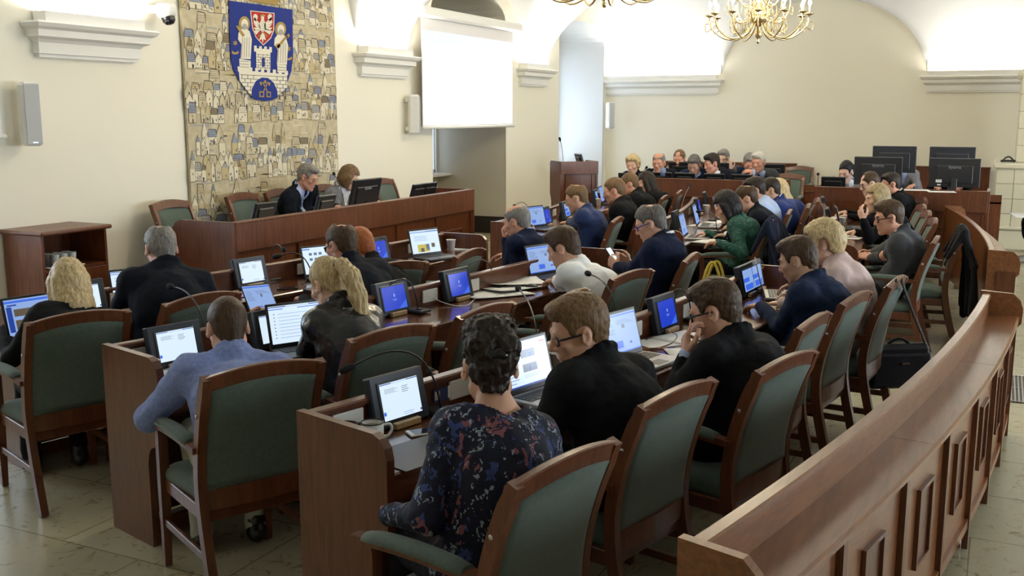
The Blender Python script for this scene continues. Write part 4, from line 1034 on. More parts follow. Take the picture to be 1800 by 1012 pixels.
for s_ in (-1, 1):
    for k in range(5):
        a = math.radians(62-28*k) if s_ > 0 else math.radians(118+28*k); W_.append((zp([(445+s_*22+7*math.cos(a+1.57), 235+k*12), (445+s_*22-7, 255+k*12), (448+s_*(70+4*k)+18*s_*(1 if k < 2 else -.3*k), 190+38*k), (448+s_*(80+2*k)+8*s_, 165+36*k)]), 0, 3))
    W_.append((zp(ell(445+s_*72, 172, 22, 34)), 0, 3)); W_.append((zp([(440, 318), (452, 318), (445+s_*50, 358), (445+s_*40, 366)]), 1, 3.2))
W_ += [(zp(ell(445, 255, 30, 62)), 0, 3), (zp(ell(443, 180, 17, 20)), 0, 3.1), (zp([(438, 172), (424, 180), (438, 186)]), 1, 3.4), (zp([(420, 162), (428, 140), (440, 152), (450, 136), (458, 152), (470, 142), (468, 164)]), 1, 3.4), (zp([(438, 310), (452, 310), (478, 400), (455, 385), (446, 428), (436, 385), (412, 398)]), 0, 3)]
for k in range(5): W_.append((zp(ell(445, 215+22*k, 20, 3, 8)), 2, 3.4))
emblem('eagle', [TWH, TGOLD, TAPC[4]], W_, sh)
for nm, cx, cy, flip in (('sword_saint', 270, 330, 1), ('key_saint', 628, 385, -1)):
    S_ = [(zp(ell(cx-2, cy-95, 55, 75)), 1, 1), (zp([(cx-40, cy+250), (cx+58, cy+255), (cx+70, cy+60), (cx+48, cy-20), (cx+20, cy-45), (cx-30, cy-45), (cx-62, cy-5), (cx-66, cy+60), (cx-30, cy+110)]), 0, 2), (zp(ell(cx-2, cy-92, 34, 50)), 0, 2.4), (zp(ell(cx-2, cy-66, 24, 30)), 2, 2.8)]
    for k in range(4): S_.append((zp([(cx-25+22*k, cy+40), (cx-20+22*k, cy+40), (cx-28+24*k, cy+235), (cx-33+24*k, cy+235)]), 2, 2.8))
    S_ += [(zp([(cx-90, cy-70), (cx-70, cy-78), (cx+0, cy+18), (cx-22, cy+34)]), 1, 3.2)] if flip > 0 else [(zp([(cx-45, cy+75), (cx-28, cy+92), (cx+66, cy-22), (cx+52, cy-38)]), 1, 3.2), (zp([(cx+45, cy-20), (cx+70, cy-55), (cx+88, cy-35), (cx+65, cy-5)]), 1, 3.2), (zp(ell(cx-32, cy+70, 22, 26)), 1, 3.2)]
    emblem(nm, [TWH, TGOLD, TAPC[4]], S_, sh)
for cx, cy in ((178, 425), (705, 482)):
    emblem('star', [TGOLD], [(zp([(cx+(30 if k % 2 == 0 else 12)*math.sin(PI*k/6), cy-(33 if k % 2 == 0 else 13)*math.cos(PI*k/6)) for k in range(12)]), 0, 1)], sh)
    my = cy+85; emblem('crescent', [TGOLD], [(zp([(cx-28, my-12)]+[(cx+36*math.cos(a), my+5+24*math.sin(a)) for a in [PI*.95-PI*.9*k/8 for k in range(9)]]+[(cx+30, my-8)]+[(cx+22*math.cos(a), my-6+14*math.sin(a)) for a in [.3+2.4*k/6 for k in range(7)]]), 0, 1)], sh)
def crenel(x0, x1, y0, y1, n, skew): # top edge of battlements
    pts = []; w = (x1-x0)/(2*n-1)
    for k in range(2*n-1):
        yy = y0+skew*(w*k); pts += [(x0+w*k, yy if k % 2 == 0 else yy+y1), (x0+w*(k+1), yy+skew*w if k % 2 == 0 else yy+y1)]
    return pts
Cs = [(zp(crenel(365, 540, 450, 26, 4, .09)+[(540, 518), (525, 518), (525, 690), (388, 690), (385, 510), (365, 508)]), 0, 1), (zp(crenel(200, 696, 655, 36, 9, .09)+[(700, 740), (690, 742), (690, 860), (640, 905), (590, 945), (350, 960), (290, 892), (222, 800), (215, 715), (203, 700)]), 0, 1.5),
      (zp([(218, 580), (330, 600), (330, 720), (222, 700)]), 0, 1.2), (zp([(592, 615), (684, 625), (684, 720), (595, 715)]), 0, 1.2), (zp([(440, 580), (448, 570), (462, 570), (468, 582), (468, 662), (440, 658)]), 1, 2), (zp([(336, 960), (340, 880), (380, 800), (440, 765), (500, 770), (555, 815), (590, 890), (597, 960), (540, 990), (470, 998), (390, 985)]), 1, 2)]
for r_ in range(6):
    y = 735+38*r_; Cs.append((zp([(225+8*r_, y), (690, y+22), (690, y+27), (225+8*r_, y+5)]), 2, 1.8))
    for k in range(8): x = 240+58*k+(29 if r_ % 2 else 0); Cs.append((zp([(x, y+(x-225)*.047), (x+5, y+(x-225)*.047), (x+5, y+38+(x-225)*.047), (x, y+38+(x-225)*.047)]), 2, 1.8))
for r_ in range(6):
    y = 535+26*r_; Cs.append((zp([(388, y), (525, y+8), (525, y+12), (388, y+4)]), 2, 1.4))
    for k in range(3): x = 405+44*k+(22 if r_ % 2 else 0); Cs.append((zp([(x, y), (x+4, y), (x+4, y+28), (x, y+28)]), 2, 1.4))
for x0, y0 in ((220, 600), (594, 632)):
    for r_ in range(3): Cs.append((zp([(x0, y0+28*r_), (x0+92, y0+8+28*r_), (x0+92, y0+12+28*r_), (x0, y0+4+28*r_)]), 2, 1.6))
emblem('castle', [TWH, TBLUE, TBLK], [(p, mi, l) for p, mi, l in Cs if not (mi == 2 and any(math.hypot(x-(380+466/5.62), (y-890/5.62)*.8) < 21 for x, y in p))], sh)
emblem('crossed_keys', [TGOLD], [(zp([(452, 895), (490, 810), (500, 812), (462, 900)]), 0, 3), (zp([(484, 900), (440, 812), (450, 808), (494, 895)]), 0, 3), (zp([(415, 808), (440, 812), (432, 850), (420, 835)]), 0, 3), (zp([(496, 812), (522, 815), (515, 850), (502, 840)]), 0, 3), (zp([(458, 800), (468, 790), (482, 800), (478, 825), (462, 822)]), 0, 3),
    (zp([(412, 900), (460, 903), (460, 960), (412, 958)]), 0, 3), (zp([(484, 903), (526, 906), (526, 962), (484, 960)]), 0, 3)], sh)
emblem('key_bow', [TBLUE], [(zp([(424, 914), (448, 916), (448, 946), (424, 944)]), 0, 4.2)], sh); emblem('key_bow', [TBLUE], [(zp([(494, 916), (516, 918), (516, 950), (494, 948)]), 0, 4.2)], sh)
# projection screen hanging in front of the first niche
sx = XW+.16
def scr(u, v): p = atx(u, v, sx); return p
pA, pB = scr(743, 222), scr(901, 219); ps = thing('projection_screen', (sx, (pA.y+pB.y)/2, pA.z), 0, 'lit white projection screen with a pale blue title bar above the niche', 'screen')
w2 = (pB.y-pA.y)/2; zt = scr(742, 30).z-pA.z
mb = MB(); mb.box((0, 0, zt/2), (.004, 2*w2, zt)); mb.build('fabric', mat('screen fabric', (.80, .78, .78), .7), ps)
MB().add([(.004, -w2*.985, .02), (.004, w2*.985, .02), (.004, w2*.985, zt-.20), (.004, -w2*.985, zt-.20)], [(0, 1, 2, 3)]).build('projected_image', em('projected white', (1, 1, 1), 1.3), ps)
MB().add([(.006, -w2*.985, zt-.315), (.006, w2*.985, zt-.315), (.006, w2*.985, zt-.165), (.006, -w2*.985, zt-.165)], [(0, 1, 2, 3)]).build('title_bar', em('projected pale blue', (.58, .86, 1), .96), ps)
mb = MB()
for (y0, y1, z0, z1) in ((-.83, -.70, .26, .20), (-.2, .25, .245, .22), (-.05, .25, .21, .19)): MB().add([(.007, y0*w2, zt-z0), (.007, y1*w2, zt-z0), (.007, y1*w2, zt-z1), (.007, y0*w2, zt-z1)], [(0, 1, 2, 3)]).build('title_text', em('projected text', (.78, .93, 1), 1.0), ps)
mb = MB(); mb.tube([(.01, -w2-.03, -.02), (.01, w2+.03, -.02)], .022, 10); mb.build('bottom_bar', TRIM, ps)
mb = MB(); mb.box((.03, .05, zt+.07), (.13, 2*w2+.30, .14), bev=.03); mb.build('roller_case', TRIM, ps)
# column loudspeakers, camera
GRILL = mat('pale grey grille cloth', (.55, .56, .56), .8, bump=.3, bscale=500)
def speaker(p, yaw, h, label, w=.14):
    t = thing('column_loudspeaker', p, yaw, label, 'loudspeaker', 'white column loudspeakers on the walls'); mb = MB(); mb.box((0, 0, 0), (.15, w, h), bev=.025); mb.build('cabinet', WHITEP, t)
    mb = MB(); mb.box((.070, 0, 0), (.014, w*.86, h*.95), bev=.004); mb.build('grille', GRILL, t); mb = MB(); mb.box((-.09, 0, h*.36), (.06, .04, .05), bev=.006); mb.build('bracket', TRIM, t); mb = MB(); mb.box((-.09, 0, -h*.36), (.06, .04, .05), bev=.006); mb.build('bracket', TRIM, t); mb = MB(); mb.box((.078, 0, -h*.44), (.003, w*.3, .012)); mb.build('badge', STEEL, t)
p0, p1 = atx(52, 144, XW+.17), atx(54, 257, XW+.17); speaker((XW+.145, p0.y, (p0.z+p1.z)/2), -.35, p0.z-p1.z, 'white column loudspeaker on the wall left of the tapestry')
p0, p1 = atx(728, 166, XW+.14), atx(728, 236, XW+.14); speaker((XW+.14, p0.y, (p0.z+p1.z)/2), .5, p0.z-p1.z, 'slim white column loudspeaker beside the projection screen')
p0, p1 = atx(1073, 180, XW+.14), atx(1073, 226, XW+.14); speaker((XW+.19, p0.y-.15, (p0.z+p1.z)/2), -.6, p0.z-p1.z, 'white column loudspeaker in the far corner by the second niche')
p = atx(292, 20, XW+.18); t = thing('security_camera', p, 0, 'white dome security camera on the wall beside the tapestry', 'camera')
mb = MB(); mb.box((-.10, -.03, .02), (.16, .10, .07), bev=.012); mb.build('wall_bracket', WHITEP, t); mb = MB(); mb.lathe([(0, .07), (.085, .065), (.095, .04), (.09, -.02), (.07, -.06), (0, -.06)], n=22); mb.build('housing', WHITEP, t)
mb = MB(); mb.lathe([(0, -.02), (.058, -.02), (.062, -.06), (.058, -.095), (.04, -.12), (0, -.13)], n=20, M=Matrix.Rotation(-.35, 3, 'Y')); mb.build('lens_drum', BLACK, t); mb = MB(); mb.lathe([(0, .0), (.03, 0), (.026, .014), (0, .018)], (.04, -.035, -.10), 14, M=Matrix.Rotation(2.2, 3, 'Y')); mb.build('lens', mat('camera lens', (.02, .02, .03), .05), t)
p = atx(10, 240, XW+.1); t = thing('projection_screen', (XW+.06, p.y-.9, p.z), 0, 'edge of a second white roller screen at the left frame edge', 'screen'); mb = MB(); mb.box((0, 0, .75), (.006, 1.8, 1.5)); mb.build('fabric', mat('screen fabric', (.8, .78, .78), .7), t); mb = MB(); mb.tube([(0, -.93, 0), (0, .93, 0)], .02, 10); mb.build('bottom_bar', TRIM, t)
# wooden cabinet with drinking glasses
t = thing('wooden_cabinet', (-7.06, 5.93, 0), 0, 'red brown wooden cabinet with an open top shelf by the left wall', 'cabinet'); cw, cdp, chh = .66, .44, 1.0
mb = MB()
for y in (-cw/2+.012, cw/2-.012): mb.box((0, y, chh/2), (cdp, .024, chh))
for z in (.05, .70): mb.box((0, 0, z), (cdp-.02, cw-.04, .022))
mb.box((-cdp/2+.012, 0, chh/2), (.014, cw-.03, chh-.02)); mb.build('body', WOOD, t); mb = MB(); mb.box((.015, 0, chh+.012), (cdp+.07, cw+.06, .035), bev=.012); mb.build('top_board', CHAIRW, t)
mb = MB(); mb.box((cdp/2-.004, 0, .375), (.02, cw-.055, .62), bev=.003); d = mb.build('door', WOOD, t); mb = MB(); mb.lathe([(0, 0), (.008, 0), (.006, .012), (.012, .02), (.010, .028), (0, .03)], (cdp/2+.006, -cw/2+.10, .62), 12, M=Matrix.Rotation(PI/2, 3, 'Y')); mb.build('knob', PALEW, d)
GLASS = mat('clear drinking glass', (.80, .86, .90), .06, trans=.55)
mb = MB(); mb.box((0, 0, .005), (.26, .34, .008), bev=.003); o = tag(mb.build('serving_tray', PAPER), 'white tray under the drinking glasses in the cabinet shelf', 'tray'); o.location = (-6.98, 5.86, .7115)
for k in range(6):
    mb = MB(); mb.lathe([(0, .003), (.026, .003), (.028, 0), (.036, .105), (.0335, .105), (.026, .010), (0, .010)], n=16); o = mb.build('drinking_glass', GLASS); o.location = (-6.90-.075*(k//3), 5.77+.085*(k % 3), .7215); tag(o, 'clear drinking glass standing on the white tray in the cabinet shelf', 'glass', 'drinking glasses in the cabinet')
# presidium dais and bench
mb = MB(); mb.box((XW+.85, 8.55, .075), (1.7, 5.6, .15), bev=.01); structure('trim_40', mb, WOOD)
mb = MB(); mb.box((-2.9, 15.2, .04), (5.5, 4.2, .08), bev=.01); structure('trim_41', mb, WOOD)
def bench(base, th, L_, label, H=1.05, D=.62, nb=4, fl=.15, z0=0, left=True, right=True):
    "long straight bench seen from its front; local +Y is the way its users face, front panel at y = D"
    t = thing('official_bench', base, math.radians(90-th), label, 'bench', 'long wooden benches of the officials')
    mb = MB(); mb.box((0, D-.015, (H+z0)/2), (L_-.04, .03, H-.02-z0)); mb.build('front_panel', WOOD, t)
    mb = MB(); mb.box((0, D+.008, H-.13), (L_-.0, .05, .24), bev=.004); mb.box((0, D-.01, H-.004), (L_, .09, .02), bev=.005); mb.build('fascia', CHAIRW, t)
    for k in range(nb+1):
        mb = MB(); mb.box((-L_/2+.03+(L_-.06)*k/nb, D+.006, (H-.26)/2), (.045, .03, H-.27)); mb.build('pilaster', WOOD, t)
    for k in range(nb):
        x = -L_/2+.03+(L_-.06)*(k+.5)/nb; w = .19; zc = (H-.26)*.52; mb = MB()
        for dx, dz, sx_, sz_ in ((-w, 0, .025, 2*w+.02), (w, 0, .025, 2*w+.02), (0, w, 2*w+.02, .025), (0, -w, 2*w+.02, .025)): mb.box((x+dx*1.0, D+.006, zc+dz), (sx_, .018, sz_), bev=.003)
        mb.build('panel_moulding', WOOD, t)
    mb = MB(); mb.box((0, D/2-.06, fl+.745), (L_-.05, D+.08, .028), bev=.004); mb.build('desktop', DESKTOP, t)
    prof = [(D+.03, 0), (D-.36, 0), (D-.36, .45), (D-.39, .52), (D-.47, .60), (D-.62, .62), (D-.66, .66), (D-.66, H-.08), (D-.62, H-.02), (D-.55, H+.006), (D+.03, H+.006)]
    for sx_ in ([-1] if left else [])+([1] if right else []):
        mb = MB(); mb.prism(prof, .035, Matrix(((0, 0, 1), (1, 0, 0), (0, 1, 0))), c=(sx_*L_/2-.0175, 0, 0)); mb.build('end_panel', WOOD, t)
    return t
bench((-6.40, 8.775, 0), 180, 4.29, 'long red brown presidium bench in front of the tapestry', nb=5)
bench((-3.62, 14.62, 0), -90, 1.90, 'rear left wooden bench of officials beside the lectern', nb=3, fl=.08)
bench((-1.09, 13.84, 0), -90, 1.98, 'rear right wooden bench under the four big monitors', nb=3, fl=.08)
for (x0, x1, lab) in ((-6.0, -3.45, 'low dark wooden panel along the back wall behind the left officials'), (-2.55, -.15, 'low dark wooden panel along the back wall behind the big monitors')):
    t = thing('wall_panel', ((x0+x1)/2, YB-.16, 0), 0, lab, 'panel'); mb = MB(); mb.box((0, 0, .51), (x1-x0, .03, 1.02)); mb.build('board', WOOD, t); mb = MB(); mb.box((0, 0, 1.03), (x1-x0+.02, .09, .03), bev=.006); mb.build('cap', CHAIRW, t)
# second row desks of the rear officials
t = thing('rear_desk', (-.95, 14.85, .08), 0, 'dark wooden desk carrying the rear pair of big monitors', 'desk'); mb = MB(); mb.box((0, 0, .735), (2.0, .55, .03), bev=.004); mb.build('desktop', DESKTOP, t); mb = MB(); mb.box((0, -.26, .42), (2.0, .03, .84)); mb.build('front_panel', WOOD, t)
for s in (-1, 1): mb = MB(); mb.box((s*.98, 0, .36), (.03, .5, .72)); mb.build('end_panel', WOOD, t)
mb = MB(); t = thing('rear_desk', (-3.7, 15.75, .08), 0, 'dark wooden desk of the second row of officials', 'desk'); mb.box((0, 0, .735), (2.6, .55, .03), bev=.004); mb.build('desktop', DESKTOP, t); mb = MB(); mb.box((0, -.25, .42), (2.6, .03, .84)); mb.build('front_panel', WOOD, t)
for s in (-1, 1): mb = MB(); mb.box((s*1.28, 0, .36), (.03, .5, .72)); mb.build('end_panel', WOOD, t)
# lectern
a, b, c = at(963, 282, 1.3), at(985, 284, 1.3), at(1051, 283, 1.3); t = thing('lectern', ((b+c)/2).to_tuple()[:2]+(0,), math.atan2((c-b).y, (c-b).x), 'tall red brown wooden lectern with a small monitor on top', 'lectern'); LW = (c-b).length
mb = MB(); mb.box((0, .02, .64), (LW-.05, .03, 1.20)); mb.build('front_board', WOOD, t)
mb = MB(); mb.box((0, .0, 1.21), (LW, .05, .18), bev=.004); mb.build('fascia', CHAIRW, t)
for s in (-1, 1):
    mb = MB(); mb.prism([(0, 0), (.36, 0), (.36, .72), (.40, .80), (.42, .84), (.42, 1.27), (.39, 1.30), (-.01, 1.30), (-.01, 0)], .03, Matrix(((0, 0, 1), (1, 0, 0), (0, 1, 0))), c=(s*(LW/2-.015)-.015, 0, 0)); mb.build('side_panel', WOOD, t)
for k in range(2):
    mb = MB(); w = .20-.08*k; h = .50-.14*k; zc = .62-.12*k
    for dx, dz, sx_, sz_ in ((-w, 0, .02, 2*h), (w, 0, .02, 2*h), (0, h, 2*w+.02, .02), (0, -h, 2*w+.02, .02)): mb.box((dx, -.002, zc+dz), (sx_, .016, sz_), bev=.003)
    mb.build('panel_moulding', WOOD, t)
mb = MB(); mb.box((0, .20, 1.20), (LW-.06, .40, .03)); mb.build('top_board', DESKTOP, t); LECT = t
# black and grey screens whose backs face the hall
def back_monitor(p, th, w, h, label, tilt=12, brand=None, stand=.06, m=BLACK, group='dark monitors seen from behind', plate=False):
    t = thing('desk_monitor', p, math.radians(90-th), label, 'monitor', group); T = Matrix.Translation((0, 0, stand)) @ Matrix.Rotation(-math.radians(tilt), 4, 'X')
    mb = MB(); mb.box((0, 0, h/2), (w, .030, h), bev=.006); mb.box((0, .018, h*.45), (w*.72, .02, h*.62), bev=.008); b = mb.build('casing', m, t); b.matrix_local = T
    mb = MB(); mb.box((0, -.016, h/2), (w*.95, .003, h*.90)); s = mb.build('screen', mat('dim screen', (.02, .02, .025), .2, emit=.35, ecol=(.4, .55, .9)), b)
    mb = MB(); mb.box((0, .03, .008), (w*.42, .17, .014), bev=.004); mb.box((0, .035, stand*.5+.05), (w*.12, .03, stand+.12), bev=.004); mb.build('stand', m, t)
    if brand:
        cu = bpy.data.curves.new('letters', 'FONT'); cu.body = brand; cu.size = h*.16; cu.align_x = 'CENTER'; cu.extrude = .0006
        o = bpy.data.objects.new('lettering', cu); COL.objects.link(o); dg = bpy.context.evaluated_depsgraph_get(); me = bpy.data.meshes.new_from_object(o.evaluated_get(dg)); bpy.data.objects.remove(o)
        o = link('lettering', me, b, mat('grey lettering', (.35, .35, .36), .4)); o.matrix_local = Matrix.Translation((0, .0295, h*.66)) @ Matrix.Rotation(PI, 4, 'Z') @ Matrix.Rotation(PI/2, 4, 'X')
    if plate: mb = MB(); mb.box((w*.30, .030, h*.22), (w*.12, .003, h*.10)); mb.box((w*.29, .030, h*.09), (w*.07, .003, h*.05)); mb.build('sticker', PAPER, b)
    return t
DZ = .15+.76
def bmon(u, v, th, w, h, label, z=DZ, **k): back_monitor(at(u, v, z), th, w, h, label, **k)
for u, v, lab in ((463, 398, 'small black monitor on the left end of the presidium bench'), (570, 378, 'small black monitor before the man in the dark suit at the presidium'), (733, 357, 'small black monitor right of the big one on the presidium'), (797, 345, 'small black monitor at the far end of the presidium bench')):
    p = at(u, v, DZ); p.x = -6.22; q = atx(u, v, -6.22); back_monitor((-6.24, min(q.y, 10.62), DZ), 180, .30, .21, lab, tilt=18, stand=.03)
q = atx(640, 380, -6.25); back_monitor((-6.27, q.y, DZ), 180, .54, .33, 'big black monitor before the woman at the presidium', tilt=14, brand='iiyama', stand=.03)
bp = LECT.matrix_world if False else None
lc = LECT.location; back_monitor((lc.x-.05, lc.y+.20, 1.217), -40, .27, .17, 'small black monitor on top of the lectern', tilt=18, stand=.02)
# tiled stove in the right rear corner
TILE = mat('cream glazed tile', (.62, .58, .43), .3, coat=.2); GROUT = mat('stove grout', (.40, .36, .26), .8)
t = thing('tile_stove', (.62, 17.0, 0), 0, 'cream tiled stove with a tall upper tier by the right rear corner', 'stove')
def tiles(nm, x0, x1, y0, y1, z0, z1, nw, nh):
    mb = MB(); mb.box(((x0+x1)/2, (y0+y1)/2, (z0+z1)/2), (x1-x0-.02, y1-y0-.02, z1-z0), mi=1); tw, tz = (x1-x0)/nw, (z1-z0)/nh; nd = max(1, round((y1-y0)/tw)); td = (y1-y0)/nd
    for j in range(nh):
        for i in range(nw): mb.box((x0+tw*(i+.5), y0+.006, z0+tz*(j+.5)), (tw-.006, .02, tz-.006), bev=.004)
        for i in range(nd): mb.box((x0+.006, y0+td*(i+.5), z0+tz*(j+.5)), (.02, td-.006, tz-.006), bev=.004)
    mb.build(nm, [TILE, GROUT], t)
tiles('lower_tier', -.66, .5, -.75, .9, .32, 1.18, 5, 4); tiles('upper_tier', -.42, .5, -.40, .9, 1.26, 2.48, 4, 5)
mb = MB(); mb.box((-.08, .07, 1.22), (1.26, 1.74, .08), bev=.02); mb.build('ledge', TILE, t); mb = MB(); mb.box((.04, .25, 2.52), (1.04, 1.40, .09), bev=.03); mb.box((.04, .25, 2.62), (.9, 1.24, .12), bev=.04); mb.build('cornice', TILE, t)
mb = MB(); mb.box((-.08, .07, .16), (1.2, 1.68, .32), bev=.03); mb.box((-.08, .07, .33), (1.26, 1.74, .05), bev=.015); mb.build('plinth', TILE, t)
mb = MB(); mb.tube(arc_pts((-.08, 0, 0), (0, 0, .16), (.08, 0, 0), 10), .012, 6); mb.box((0, 0, .02), (.2, .06, .03), bev=.008); o = tag(mb.build('metal_handle', BLACK), 'small black metal handle lying on the stove ledge', 'handle'); o.location = (.10, 16.55, 1.262)
# floor grille
t = thing('floor_grille', (.20, 7.95, 0), 0, 'slotted metal grille let into the floor right of the railing', 'grille'); mb = MB(); mb.box((0, 0, .003), (.30, .80, .004)); mb.build('tray', BLACK, t); mb = MB()
for k in range(12): mb.box((-.135+.0245*k, 0, .008), (.010, .80, .008))
for y in (-.38, 0, .38): mb.box((0, y, .007), (.29, .012, .006))
mb.build('bars', STEEL, t)
# curved railing in two lengths
RC, RR = Vector((-24.0, 7.9, 0)), 24.0
def railing(y0, y1, label):
    a0, a1 = math.asin((y0-RC.y)/RR), math.asin((y1-RC.y)/RR); n = max(10, int((y1-y0)*6)); base = Vector((RC.x+RR*math.cos((a0+a1)/2)+.1, (y0+y1)/2, 0))
    def P(r, a, z): return Vector((RC.x+(RR+r)*math.cos(a), RC.y+(RR+r)*math.sin(a), z))-base
    t = thing('curved_railing', base, 0, label, 'railing', 'curved wooden railings')
    def sw(nm, poly, m, e=.018): mb = MB(); q = e/RR; mb.sweep([[P(r, a, z) for r, z in poly] for a in [a0+q+(a1-a0-2*q)*k/n for k in range(n+1)]]); return mb.build(nm, m, t)
    sw('top_ledge', [(-.010, .862), (.040, .862), (.040, .876), (.034, .882), (-.004, .882), (-.010, .876)], RAILW); sw('upright', [(0, .10), (.030, .10), (.030, .862), (0, .862)], RAILW)
    sw('shelf', [(.030, .725), (.185, .725), (.20, .732), (.20, .748), (.19, .755), (.030, .755)], RAILW); sw('outer_board', [(.150, .12), (.168, .12), (.168, .725), (.150, .725)], RAILW); sw('bottom_rail', [(.145, .10), (.185, .10), (.185, .145), (.145, .145)], RAILW)
    for a, sg in ((a0, 1), (a1, -1)):
        pr = [(-.02, 0), (.17, 0), (.17, .66), (.215, .71), (.218, .80), (.20, .85), (.16, .888), (-.02, .895)]; th = .032/RR*sg; mb = MB(); mb.sweep([[P(r, a, z) for r, z in pr], [P(r, a+th, z) for r, z in pr]]); mb.build('end_panel', RAILW, t)
    m = max(2, round((y1-y0)/.62))
    for k in range(m+1):
        a = a0+(a1-a0)*k/m; mb = MB(); hw_ = .035/RR; mb.sweep([[P(r, aa, z) for r, z in ((.05, 0), (.19, 0), (.19, .725), (.05, .725))] for aa in (a-hw_*.5, a+hw_*.5)]); mb.build('post', WOOD, t)
    for k in range(m):
        a = a0+(a1-a0)*(k+.5)/m; mb = MB(); hw_ = .10/RR; e = .016/RR
        for z0, z1, b0, b1 in ((.30, .316, -hw_, hw_), (.594, .61, -hw_, hw_), (.316, .594, -hw_, -hw_+e), (.316, .594, hw_-e, hw_)): mb.sweep([[P(r, aa, z) for r, z in ((.164, z0), (.184, z0), (.184, z1), (.164, z1))] for aa in (a+b0, a+b1)])
        mb.build('panel_moulding', WOOD, t)
        mb = MB(); mb.sweep([[P(r, aa, z) for r, z in ((.160, .316), (.172, .316), (.172, .594), (.160, .594))] for aa in (a-hw_+e, a+hw_-e)]); mb.build('inset_panel', WOOD, t)
    for k, f in ((0, .36), (1, .68)):
        a = a0+(a1-a0)*f; mb = MB(); mb.sweep([[P(r, aa, z) for r, z in ((.03, .7552), (.19, .7552), (.19, .7556), (.03, .7556))] for aa in (a, a+.003/RR)]); mb.build('joint', WOOD, t)
    return t, P, a0, a1
rl, RP, ra0, ra1 = railing(2.36, 6.74, 'near curved wooden railing with a shelf, sweeping along the right')
mb = MB(); a = ra0+(ra1-ra0)*.515; q = RP(.195, a, .085); mb.box(q, (.003, .045, .075)); o = mb.build('barcode_sticker', PAPER, rl)
mb = MB()
for k in range(7): mb.box(q+Vector((.002, -.014+.0045*k, .008)), (.001, .0022, .04))
mb.build('barcode', BLACK, o)
railing(8.80, 12.95, 'far curved wooden railing behind the empty armchairs')
# chandeliers
BRASS = mat('polished brass', (.78, .64, .38), .25, metal=1); BULB = mat('candle bulb', (1, .9, .7), .3, emit=26, ecol=(1, .86, .6)); CANDLE = mat('candle sleeve', (.85, .82, .72), .5)
def chandelier(p, label, sc=1.0):
    t = thing('chandelier', p, .2, label, 'chandelier', 'brass chandeliers'); t.scale = (sc, sc, sc)
    mb = MB(); mb.lathe([(0, 0), (.012, .005), (.025, .03), (.014, .05), (.035, .08), (.06, .115), (.05, .15), (.02, .18), (.03, .22), (.10, .27), (.13, .32), (.10, .38), (.035, .43), (.025, .55), (.05, .60), (.07, .66), (.04, .74), (.02, .80), (.02, 1.05), (0, 1.06)], n=24); mb.build('stem', BRASS, t)
    mb = MB()
    for k in range(14): mb.tube([(.011*math.cos(a+PI*k/2*1)*1, 0 if k % 2 else .011*math.cos(a), 1.05+.05*k+.025+.03*math.sin(a)) if k % 2 == 0 else (.011*math.cos(a), 0, 1.05+.05*k+.025+.03*math.sin(a)) for a in [2*PI*q/8 for q in range(9)]], .004, 5, cap=False)
    mb.build('chain', BRASS, t)
    for n, R, z0, zt, off in ((12, .62, .22, .36, 0), (6, .40, .42, .60, .26), (6, .27, .62, .82, .0)):
        pts = spline([(.06, 0, z0+.05), (R*.28, 0, z0-.10), (R*.62, 0, z0-.16), (R*.92, 0, z0-.04), (R, 0, zt-.04)], 5); sc1 = spline([(R*.30, 0, z0-.08), (R*.40, 0, z0+.06), (R*.54, 0, z0+.06), (R*.56, 0, z0-.05), (R*.46, 0, z0-.08), (R*.44, 0, z0)], 4); sc2 = spline([(R*.94, 0, z0-.02), (R*1.06, 0, z0-.06), (R*1.08, 0, z0+.03), (R*1.01, 0, z0+.04)], 4)
        key = 'chandelier arm %.2f' % R
        if key not in MATS:
            m1 = MB(); m1.tube(pts, .0095, 6); m1.tube(sc1, .006, 5); m1.tube(sc2, .006, 5); a_ = m1.mesh('arm'); m1 = MB(); m1.lathe([(.006, -.03), (.014, -.02), (.05, -.006), (.058, .008), (.012, .004), (.012, .02), (0, .02)], (R, 0, zt), 14); b_ = m1.mesh('drip_pan'); m1 = MB(); m1.tube([(R, 0, zt+.01), (R, 0, zt+.10)], .0115, 8); c_ = m1.mesh('candle'); m1 = MB(); m1.lathe([(.008, 0), (.018, .014), (.023, .034), (.017, .06), (.006, .080), (0, .086)], (R, 0, zt+.10), 10); d_ = m1.mesh('bulb')
            a_.materials.append(BRASS); b_.materials.append(BRASS); c_.materials.append(CANDLE); d_.materials.append(BULB); MATS[key] = (a_, b_, c_, d_)
        for k in range(n):
            M = Matrix.Rotation(2*PI*k/n+off, 4, 'Z'); a_, b_, c_, d_ = MATS[key]; o = link('arm', a_, t); o.matrix_local = M; link('drip_pan', b_, o); cn = link('candle', c_, o); 
            cn2 = link('bulb', d_, t); cn2.matrix_local = M
    l = bpy.data.lights.new('candle glow', 'POINT'); l.energy = 110; l.color = (1, .85, .6); l.shadow_soft_size = .35; lo = bpy.data.objects.new('candle_glow', l); COL.objects.link(lo); lo.location = p+Vector((0, 0, .95))
c1 = at(1332, 77, 2.86); chandelier(c1, 'lit brass chandelier with candle bulbs hanging before the back wall', 1.02)
c2 = at(1062, 14, 2.86); chandelier(c2, 'brass chandelier cut off by the top of the frame', 1.02)
